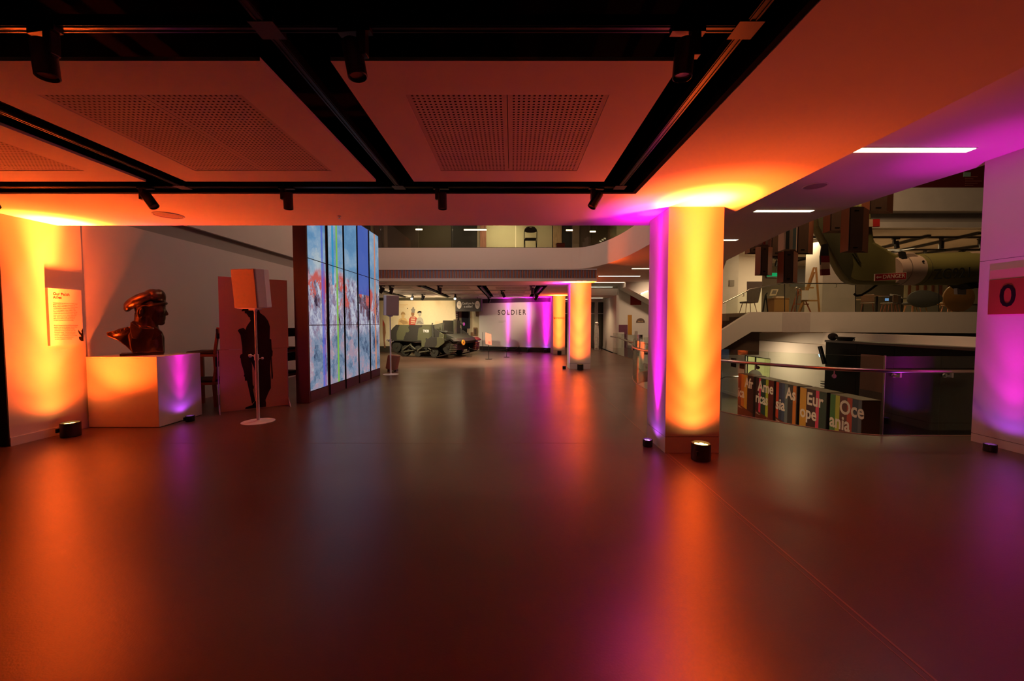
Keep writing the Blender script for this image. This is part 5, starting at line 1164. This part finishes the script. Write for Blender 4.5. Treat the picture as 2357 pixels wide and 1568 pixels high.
MB().tube([(-.12, 0, 0), (-.02, 0, .75), (.06, 0, .85)], .03, 8).tube([(.10, 0, 0), (.0, 0, .75)], .025, 8).build('stand', BLK, r, smooth=True)
b = MB().prism([(.12, .72), (.40, .74), (.50, 1.0), (.22, 1.0)], frame((0, -.05, 0), (1, 0, 0)), .03).build('board', CREAM, r); MB().prism([(.20, .80), (.38, .80), (.43, .96), (.26, .96)], frame((0, -.054, 0), (1, 0, 0)), .004).build('print', GRYP, r)
def easel(px, y, label, m, s, wide=.45, h=1.7, lean=.0):
    r = thing('easel', label, 'easel', onfloor(px, y)); r.scale = (s, s, s)
    for sx in (-1, 1): MB().bar((sx * wide, -.05, 0), (sx * .04 + lean, 0, h), .05, .05).build('leg', m, r)
    MB().bar((.05, .55, 0), (lean, .03, h * .9), .05, .05).build('leg', m, r)
    MB().bar((-wide * .75, -.05, .48), (wide * .75, -.05, .48), .06, .06).build('ledge', m, r); MB().bar((-wide * .4, -.03, 1.0), (wide * .4, -.03, 1.0), .04, .05).build('crossbar', m, r)
    return r
easel(1860, 17.0, 'tall light wooden easel in the cafe, sticking up above the rail', PINE, 1.05, .42, 1.82, .22)
easel(1842, 17.6, 'dark crossed easel legs beside the light wooden easel', BOXR, .8, .55, 1.35, -.1)
r = thing('canvas', 'small white canvas resting on the easel ledge', 'canvas', onfloor(1852, 16.86, .53)); MB().box(-.14, 0, 0, .14, .02, .40).build('cloth', WHITE, r); MB().box(-.15, .02, -.01, .15, .04, .41).build('stretcher', PINE, r)
r = thing('microscope_stand', 'slim steel stand with a shiny head between cabinet and easel', 'stand', onfloor(1832, 16.8)); MB().cyl((0, 0, 0), (0, 0, .98), .022).build('pole', STEEL, r); MB().ball((0, 0, 1.02), .07, .06, .06, 12, 8).ball((.12, 0, .98), .04, .04, .04, 10, 6).build('head', STEEL, r, smooth=True); MB().lathe([(.16, 0), (.16, .02), (.02, .03)], 16).build('base', BLK, r)
def cafe_table(px, y, label, top, R=.42, h=.72):
    r = thing('cafe_table', label, 'table', onfloor(px, y), 0, 'tables on the cafe level')
    MB().lathe([(R, h - .025), (R, h)], 24).build('tabletop', top, r); MB().cyl((0, 0, .02), (0, 0, h - .02), .04).build('pedestal', BLK, r, smooth=True); MB().lathe([(.25, 0), (.25, .02), (.04, .03)], 20).build('foot', BLK, r)
    return r
cafe_table(2017, 17.2, 'dark cafe table on a black post right of the long column', WOOD)
cafe_table(1985, 19.5, 'far wooden cafe table close to the long column', WOOD)
cafe_table(2075, 19.0, 'cafe table with white card on it behind the tub chair', BLKM, .5)
def low_chair(px, y, rz, label, m): 
    r = thing('cafe_chair', label, 'chair', onfloor(px, y), rz, 'chairs on the cafe level')
    for sx in (-1, 1):
        for sy in (-1, 1): MB().tube([(sx * .17, sy * .16, .44), (sx * .23, sy * .22, 0)], [.018, .013], 6).build('leg', BOXR, r)
    MB().box(-.24, -.23, .43, .24, .23, .48).build('seat', m, r, bevel=.02); MB().box(-.23, .20, .50, .23, .25, .84).build('backrest', m, r, bevel=.02)
for px, y, rz, s, m in ((1996, 18.2, 2.4, 'brown cafe chair nearest the long column', WOOD), (2045, 18.4, 3.6, 'dark cafe chair behind the black post table', BOXW), (2052, 18.9, 2.8, 'low dark cafe chair left of the tub chair', DARKF), (2100, 20, 3.1, 'far cafe chair behind the grey tub chair', BOXW), (2185, 20.5, 2.9, 'far cafe chair behind the ochre round chair', BOXW)):
    low_chair(px, y, rz, s, m)
def tub(px, y, label, m, pts, rz=0, zz=.30):
    r = thing('tub_chair', label, 'chair', onfloor(px, y), rz, 'upholstered chairs at the cafe parapet')
    for sx in (-1, 1):
        for sy in (0, .4): MB().tube([(sx * .22, sy, .34), (sx * .30, sy - .03, 0)], [.022, .014], 8).build('leg', PINE, r)
    n = 28; o = MB(); rows = []
    for j, (rx, rz_, yy) in enumerate(((.10, .06, .14), (.55, .55, .10), (.85, .88, .03), (1, 1, -.07), (1, 1, -.12), (.93, .92, -.14))):
        rows.append([(pts[0] * rx * math.cos(2 * PI * k / n) + (pts[2] if len(pts) > 2 else 0) * rx * max(0, math.cos(2 * PI * k / n)) ** 2, yy, zz + pts[1] + pts[1] * rz_ * math.sin(2 * PI * k / n)) for k in range(n)])
    vs = [v for q in rows for v in q]; N = len(rows)
    fs = [(i * n + (k + 1) % n, i * n + k, (i + 1) * n + k, (i + 1) * n + (k + 1) % n) for i in range(N - 1) for k in range(n)] + [tuple(range(n)), tuple(reversed(range((N - 1) * n, N * n)))]
    o.add(vs, fs); o.build('shell', m, r, smooth=True)
    MB().box(-.30, .05, .32, .30, .50, .44).build('seat_cushion', m, r, bevel=.05)
tub(2116, 16.75, 'big grey felt tub chair with pointed wing, back to the parapet glass', FAB, (.62, .36, .22), 0, .20)
tub(2199, 16.75, 'round ochre leather chair back at the parapet beside the violet column', mat('ochre_leather', (.26, .115, .03), .55, var=.15), (.66, .58, .0), 0, .02)
r = thing('white_card', 'white folded card standing on the cafe table behind the tub chair', 'card', onfloor(2070, 19, .725)); MB().prism([(-.35, 0), (.15, -.0), (.05, .10), (-.45, .22)], frame((0, 0, 0), (1, 0, 0)), .01).build('front', WHITE, r); MB().prism([(-.35, 0), (.15, 0), (.05, .08), (-.45, .20)], frame((0, .05, 0), (1, 0, 0)), .01).build('back', GRYP, r)
r = thing('blue_tablet', 'small lit blue screen on the dark cafe chair', 'screen', onfloor(2040, 17.2, .50)); MB().box(-.09, 0, 0, .09, .02, .13).build('case', BLK, r); MB().box(-.08, -.004, .01, .08, 0, .12).build('display', emit('blue_display', (.25, .45, .8), .6), r)
wp = bpy.data.objects['wall_cafe']
for k, (a, b, c, d, m) in enumerate(((1752, 1895, 612, 720, DK1), (1820, 1895, 620, 660, flat('blue_grey_board', (.10, .10, .11))), (1970, 2080, 650, 720, DK1), (2082, 2260, 652, 700, CREAM), (1765, 1798, 612, 640, DK2))):
    p, q = at(a, c, 26.9 - .03 * k), at(b, d, 26.9 - .03 * k); MB().box(p.x, 26.9 - .03 * k, q.z, q.x, 26.96 - .03 * k, p.z).build('wall_panel', m, wp)
for k in range(8):
    p, q = at(2092 + 18 * k, 655, 26.5), at(2096 + 18 * k, 690, 26.5); MB().box(p.x, 26.5, q.z, q.x, 26.55, p.z).build('wall_batten', BOXR, wp)
p = at(1787, 632, 24.5)
r = thing('exit_light', 'green glowing exit lamp behind the second hanging box', 'sign', (p.x, 24.5, p.z)); MB().box(-.55, 0, -.12, .5, .05, .10).build('panel', emit('green_glow', (.01, .30, .09), 1.0), r); MB().box(-.6, -.01, -.2, .55, .06, -.12).build('casing', BLK, r); MB().cyl((0, .03, .1), (0, .03, 1.3), .02).build('hanger', BLK, r)
# ================================================================== HELICOPTER TAIL hung over the hall
YH = 13.0
OLG = mat('olive_green_paint', (.15, .14, .042), .6, var=.25, scale=1.2); PBG = mat('pale_pinkish_paint', (.40, .30, .24), .65, var=.1, scale=2); DGO = mat('dark_olive_paint', (.045, .042, .014), .65, var=.3, scale=1.2)
def hx(px, py): p = at(px, py, YH); return p
c0 = hx(2058, 622); c1 = hx(2330, 618)
r = thing('helicopter_tail', 'olive camouflaged helicopter tail boom with fin hanging over the hall', 'aircraft', (c0.x, YH, c0.z))
def seg(pa, pb, ra, rb, m, nm):
    a, b = hx(*pa), hx(*pb); k = MB().tube([a, a.lerp(b, .5), b], [ra, (ra + rb) / 2, rb], 28, sq=1.0); return k.build(nm, m, r, smooth=True, world=True)
seg((2100, 622), (2236, 620), .49, .52, OLG, 'boom_section'); seg((2236, 620), (2345, 618), .52, .56, PBG, 'boom_section')
MB().tube([hx(2048, 624), hx(2078, 622), hx(2107, 622)], [.44, .485, .49], 28).build('boom_band', PBG, r, smooth=True, world=True)
fin = [(1870, 470), (1992, 470), (2003, 558), (2046, 583), (2064, 592), (2072, 600), (2066, 656), (2045, 657), (1968, 656), (1953, 653), (1942, 646), (1930, 630), (1907, 588), (1873, 523)]
P = [hx(*q) for q in fin]
mm = MB().prism([(p.x, p.z) for p in P], frame((0, YH - .20, 0), (1, 0, 0)), .40)
mm.build('fin', OLG, r, bevel=.12, seg=4, world=True)
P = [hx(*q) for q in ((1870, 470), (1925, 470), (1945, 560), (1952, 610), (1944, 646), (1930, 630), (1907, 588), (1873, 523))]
MB().prism([(p.x, p.z) for p in P], frame((0, YH - .208, 0), (1, 0, 0)), .02).build('fin_dark_patch', DGO, r, world=True)  # darker olive patch on the left part of the fin
P = [hx(*q) for q in ((2053, 585), (2082, 584), (2094, 592), (2098, 608), (2060, 610), (2058, 596))]
MB().prism([(p.x, p.z) for p in P], frame((0, YH - .30, 0), (1, 0, 0)), .5).build('root_fairing', PBG, r, bevel=.05, world=True)
a, b = hx(2110, 597), hx(2226, 592)
MB().tube([a, a.lerp(b, .5), b], .17, 18).build('spine_cover', OLG, r, smooth=True, world=True)
a, b = hx(2226, 592), hx(2300, 588)
MB().tube([a, b], .17, 18).build('spine_cover', PBG, r, smooth=True, world=True)
m = MB()
for px, py in ((2118, 603), (2160, 601), (2204, 598), (2220, 600)): 
    p = hx(px, py); m.tube([p + Vector((0, -.175, 0)), p + Vector((0, -.165, 0))], .022, 10)
m.build('fastener', BLKM, r, world=True)
for q in (((2051, 583), (2061, 584), (2066, 600), (2054, 598)),): MB().prism([(hx(*v).x, hx(*v).z) for v in q], frame((0, YH - .33, 0), (1, 0, 0)), .1).build('air_vent', BLKM, r, world=True)
p = hx(2091, 607); MB().tube([p + Vector((0, -.475, 0)), p + Vector((0, -.46, 0))], .035, 12).build('port_hole', BLKM, r, world=True)
for px in (2066, 2110): MB().tube([hx(px, 622) + Vector((0, .494 * math.sin(t), .494 * math.cos(t))) for t in [2 * PI * k / 30 for k in range(31)]], .006, 4).build('panel_seam', BLKM, r, world=True)
a, b = hx(1945, 560), hx(1968, 610); MB().bar(a + Vector((0, -.21, 0)), b + Vector((0, -.21, 0)), .02, .04).build('fin_rib', DGO, r, world=True)
a, b = hx(1950, 585), hx(1966, 608); MB().bar(a + Vector((0, -.21, 0)), b + Vector((0, -.21, 0)), .02, .04).build('fin_rib', DGO, r, world=True)
# marks on the boom
FH = frame((0, YH - .515, 0), (1, -.03, 0))
p = at(2190, 631, YH - .52); text('ZG921', frame((p.x, YH - .56, p.z), (1, -.015, .06)), .45, flat('dark_serial_print', (.012, .012, .008)), r, world=True, sx=.92, ext=.004, bold=.004)
p, q = at(2014, 632, YH - .5), at(2086, 641, YH - .5)
K = frame((p.x, YH - .50, at(2014, 633, YH - .5).z - .09), (1, 0, .055))
RDP = flat('signal_red_plate', (.40, .012, .012)); wdt = q.x - p.x
d = MB().prism([(0, -.10), (wdt, -.10), (wdt, .12), (0, .12)], K, .03).build('warning_plate', LTXT, r, world=True)
MB().prism([(.012, -.088), (wdt - .012, -.088), (wdt - .012, .108), (.012, .108)], K @ Matrix.Translation((0, -.004, 0)), .006).build('plate_face', RDP, r, world=True)
text('DANGER', K @ Matrix.Translation((.24, -.007, .01)), .175, LTXT, r, world=True, align='LEFT', sx=.98)
MB().prism([(.03, .01), (.085, .055), (.085, .028), (.20, .028), (.20, -.008), (.085, -.008), (.085, -.035)], K @ Matrix.Translation((0, -.007, 0)), .004).build('arrow', LTXT, r, world=True)
# tail rotor blades with red and white tips
def blade(pts, bands, nm='rotor_blade'):
    P = [at(x, y, YH - .28) for x, y in pts]
    o = MB().prism([(p.x, p.z) for p in P], frame((0, YH - .28, 0), (1, 0, 0)), .05).build(nm, BLKM, r, world=True)
    for b, m in bands:
        P = [at(x, y, YH - .285) for x, y in b]; MB().prism([(p.x, p.z) for p in P], frame((0, YH - .288, 0), (1, 0, 0)), .066).build('tip_band', m, o, world=True)
CR = flat('rotor_crimson', (.20, .008, .012)); CW = flat('rotor_cream', (.50, .36, .24))
blade([(1893, 563), (1906, 560), (1911, 633), (1891, 634), (1889, 590)], [([(1889.5, 589), (1909, 589), (1909.5, 604), (1890, 604)], CR), ([(1890, 604), (1909.5, 604), (1910, 619), (1890.5, 620)], CW), ([(1890.5, 620), (1910, 619), (1911, 633), (1891, 634)], CR)])
blade([(1960, 506), (2025, 504), (2025, 522), (1960, 524)], [([(1999, 505), (2009, 505), (2009, 522), (1999, 522)], CW), ([(2009, 505), (2025, 504), (2025, 521), (2009, 522)], RDP)])
# tail skid and belly mount
p = hx(2030, 660)
MB().tube([at(2018, 656, YH), at(2002, 668, YH), at(1984, 679, YH), at(1972, 681, YH), at(1966, 677, YH)], .035, 8).build('tail_skid', BLKM, r, smooth=True, world=True)
for px in (1930, 2310): 
    p = hx(px, 500); MB().tube([Vector((p.x, YH, hx(px, 560).z)), Vector((p.x, YH, 9.6))], .012, 6).build('hanging_cable', STEEL, r, world=True)
MB().prism([(hx(a, b).x, hx(a, b).z) for a, b in ((2200, 656), (2236, 656), (2232, 664), (2226, 665), (2219, 663), (2216, 667), (2210, 664))], frame((0, YH - .3, 0), (1, 0, 0)), .5).build('belly_mount', BLKM, r, world=True)
p = at(2218, 671, YH); 
MB().prism([(at(a, b, YH).x, at(a, b, YH).z) for a, b in ((2207, 663), (2228, 663), (2228, 678), (2208, 677))], frame((0, YH + .05, 0), (1, 0, 0)), .1).build('mount_plate', GREY, r, world=True)
# ================================================================== HANGING BOXES
def hbox(x0, x1, x2, yb, yt, y, label, face, side, slot=True, bands=None, dy=.34):
    a, b = at(x0, yb, y), at(x1, yb, y); c = at(x2, yb, y + dy)
    top = at(x0, yt, y).z
    w_, s_ = b.x - a.x, max(.02, c.x - b.x)
    r = thing('hanging_box', label, 'box', ((a.x + b.x) / 2, y, a.z), 0, 'wooden boxes hung over the hall')
    h = top - a.z; t = .018
    MB().box(-w_ / 2, 0, 0, w_ / 2, t, h).build('front_board', face, r)
    MB().slab([(w_ / 2, 0), (w_ / 2 + s_, dy), (w_ / 2 + s_ - t, dy), (w_ / 2 - t, t)], 0, h).build('side_board', side, r)
    MB().slab([(-w_ / 2, 0), (-w_ / 2 + .02, 0), (-w_ / 2 + .06, dy), (-w_ / 2 + .04, dy)], 0, h).build('side_board', side, r)
    MB().slab([(-w_ / 2 + .04, dy - t), (w_ / 2 + s_ - t, dy - t), (w_ / 2 + s_ - t, dy), (-w_ / 2 + .04, dy)], 0, h).build('back_board', face, r)
    if slot:
        MB().box(-w_ * .17, -.003, .07, w_ * .17, .001, .10).build('hand_slot', INK, r)
        if h > .75: MB().box(-w_ * .17, -.003, h - .12, w_ * .17, .001, h - .09).build('hand_slot', INK, r)
    for u0, u1, m in (bands or []):
        MB().box(-w_ / 2 + u0 * w_, -.006, .0, -w_ / 2 + u1 * w_, -.001, h).build('colour_band', m, r)
    for sx in (-w_ * .3, w_ * .3): MB().tube([(sx, .1, h - .05), (sx, .1, 9.6 - a.z)], .005, 5).build('cable', STEEL, r)
CRM = flat('pale_flag_white', (.55, .40, .32)); FTE = flat('flag_teal', (.10, .16, .17)); FBK = flat('flag_black', (.02, .025, .025)); FRD = flat('flag_red', (.48, .05, .02)); FDR = flat('flag_dark_red', (.10, .008, .01)); FBG = flat('flag_buff', (.33, .24, .18))
hbox(1726.5, 1750, 1752, 581, 540, 12.2, 'short dark hanging box, leftmost of the row', BOXW, BOXR)
hbox(1750.5, 1767, 1777, 631.5, 565, 11.6, 'long dark hanging box, second from the left', BOXW, BOXR)
hbox(1753, 1767, 1774, 563, 520, 11.1, 'red and white striped hanging box above the second one', CRM, FDR, False, [(.25, .62, FRD), (.62, .99, CRM)])
hbox(1775.5, 1800, 1805, 589, 510, 12.6, 'dark hanging box between the two long ones', BOXW, BOXR)
hbox(1803.5, 1825, 1835, 649, 578, 11.3, 'longest dark hanging box reaching down to the cafe rail', BOXW, BOXR)
hbox(1805, 1832, 1834, 574, 500, 11.8, 'black, buff and teal striped hanging box over the longest one', FBG, CRM, False, [(.0, .08, CRM), (.10, .40, FBK), (.40, .70, FBG), (.70, .97, FTE)])
hbox(1835, 1860, 1871, 581.5, 500, 12.2, 'dark hanging box with reddish side just left of the tail fin', BOXW, BOXR)
hbox(1911, 1943, 1953, 531, 440, 12.0, 'dark hanging box before the fin top, cut by the ceiling edge', BOXW, BOXR)
hbox(1953, 1984.5, 1998, 577, 476, 11.2, 'large long hanging box crossing the tail fin', BOXW, BOXR)
hbox(2002.5, 2041, 2055.5, 485, 400, 11.8, 'rightmost hanging box with orange brown side under the violet ceiling', BOXW, BOXR)
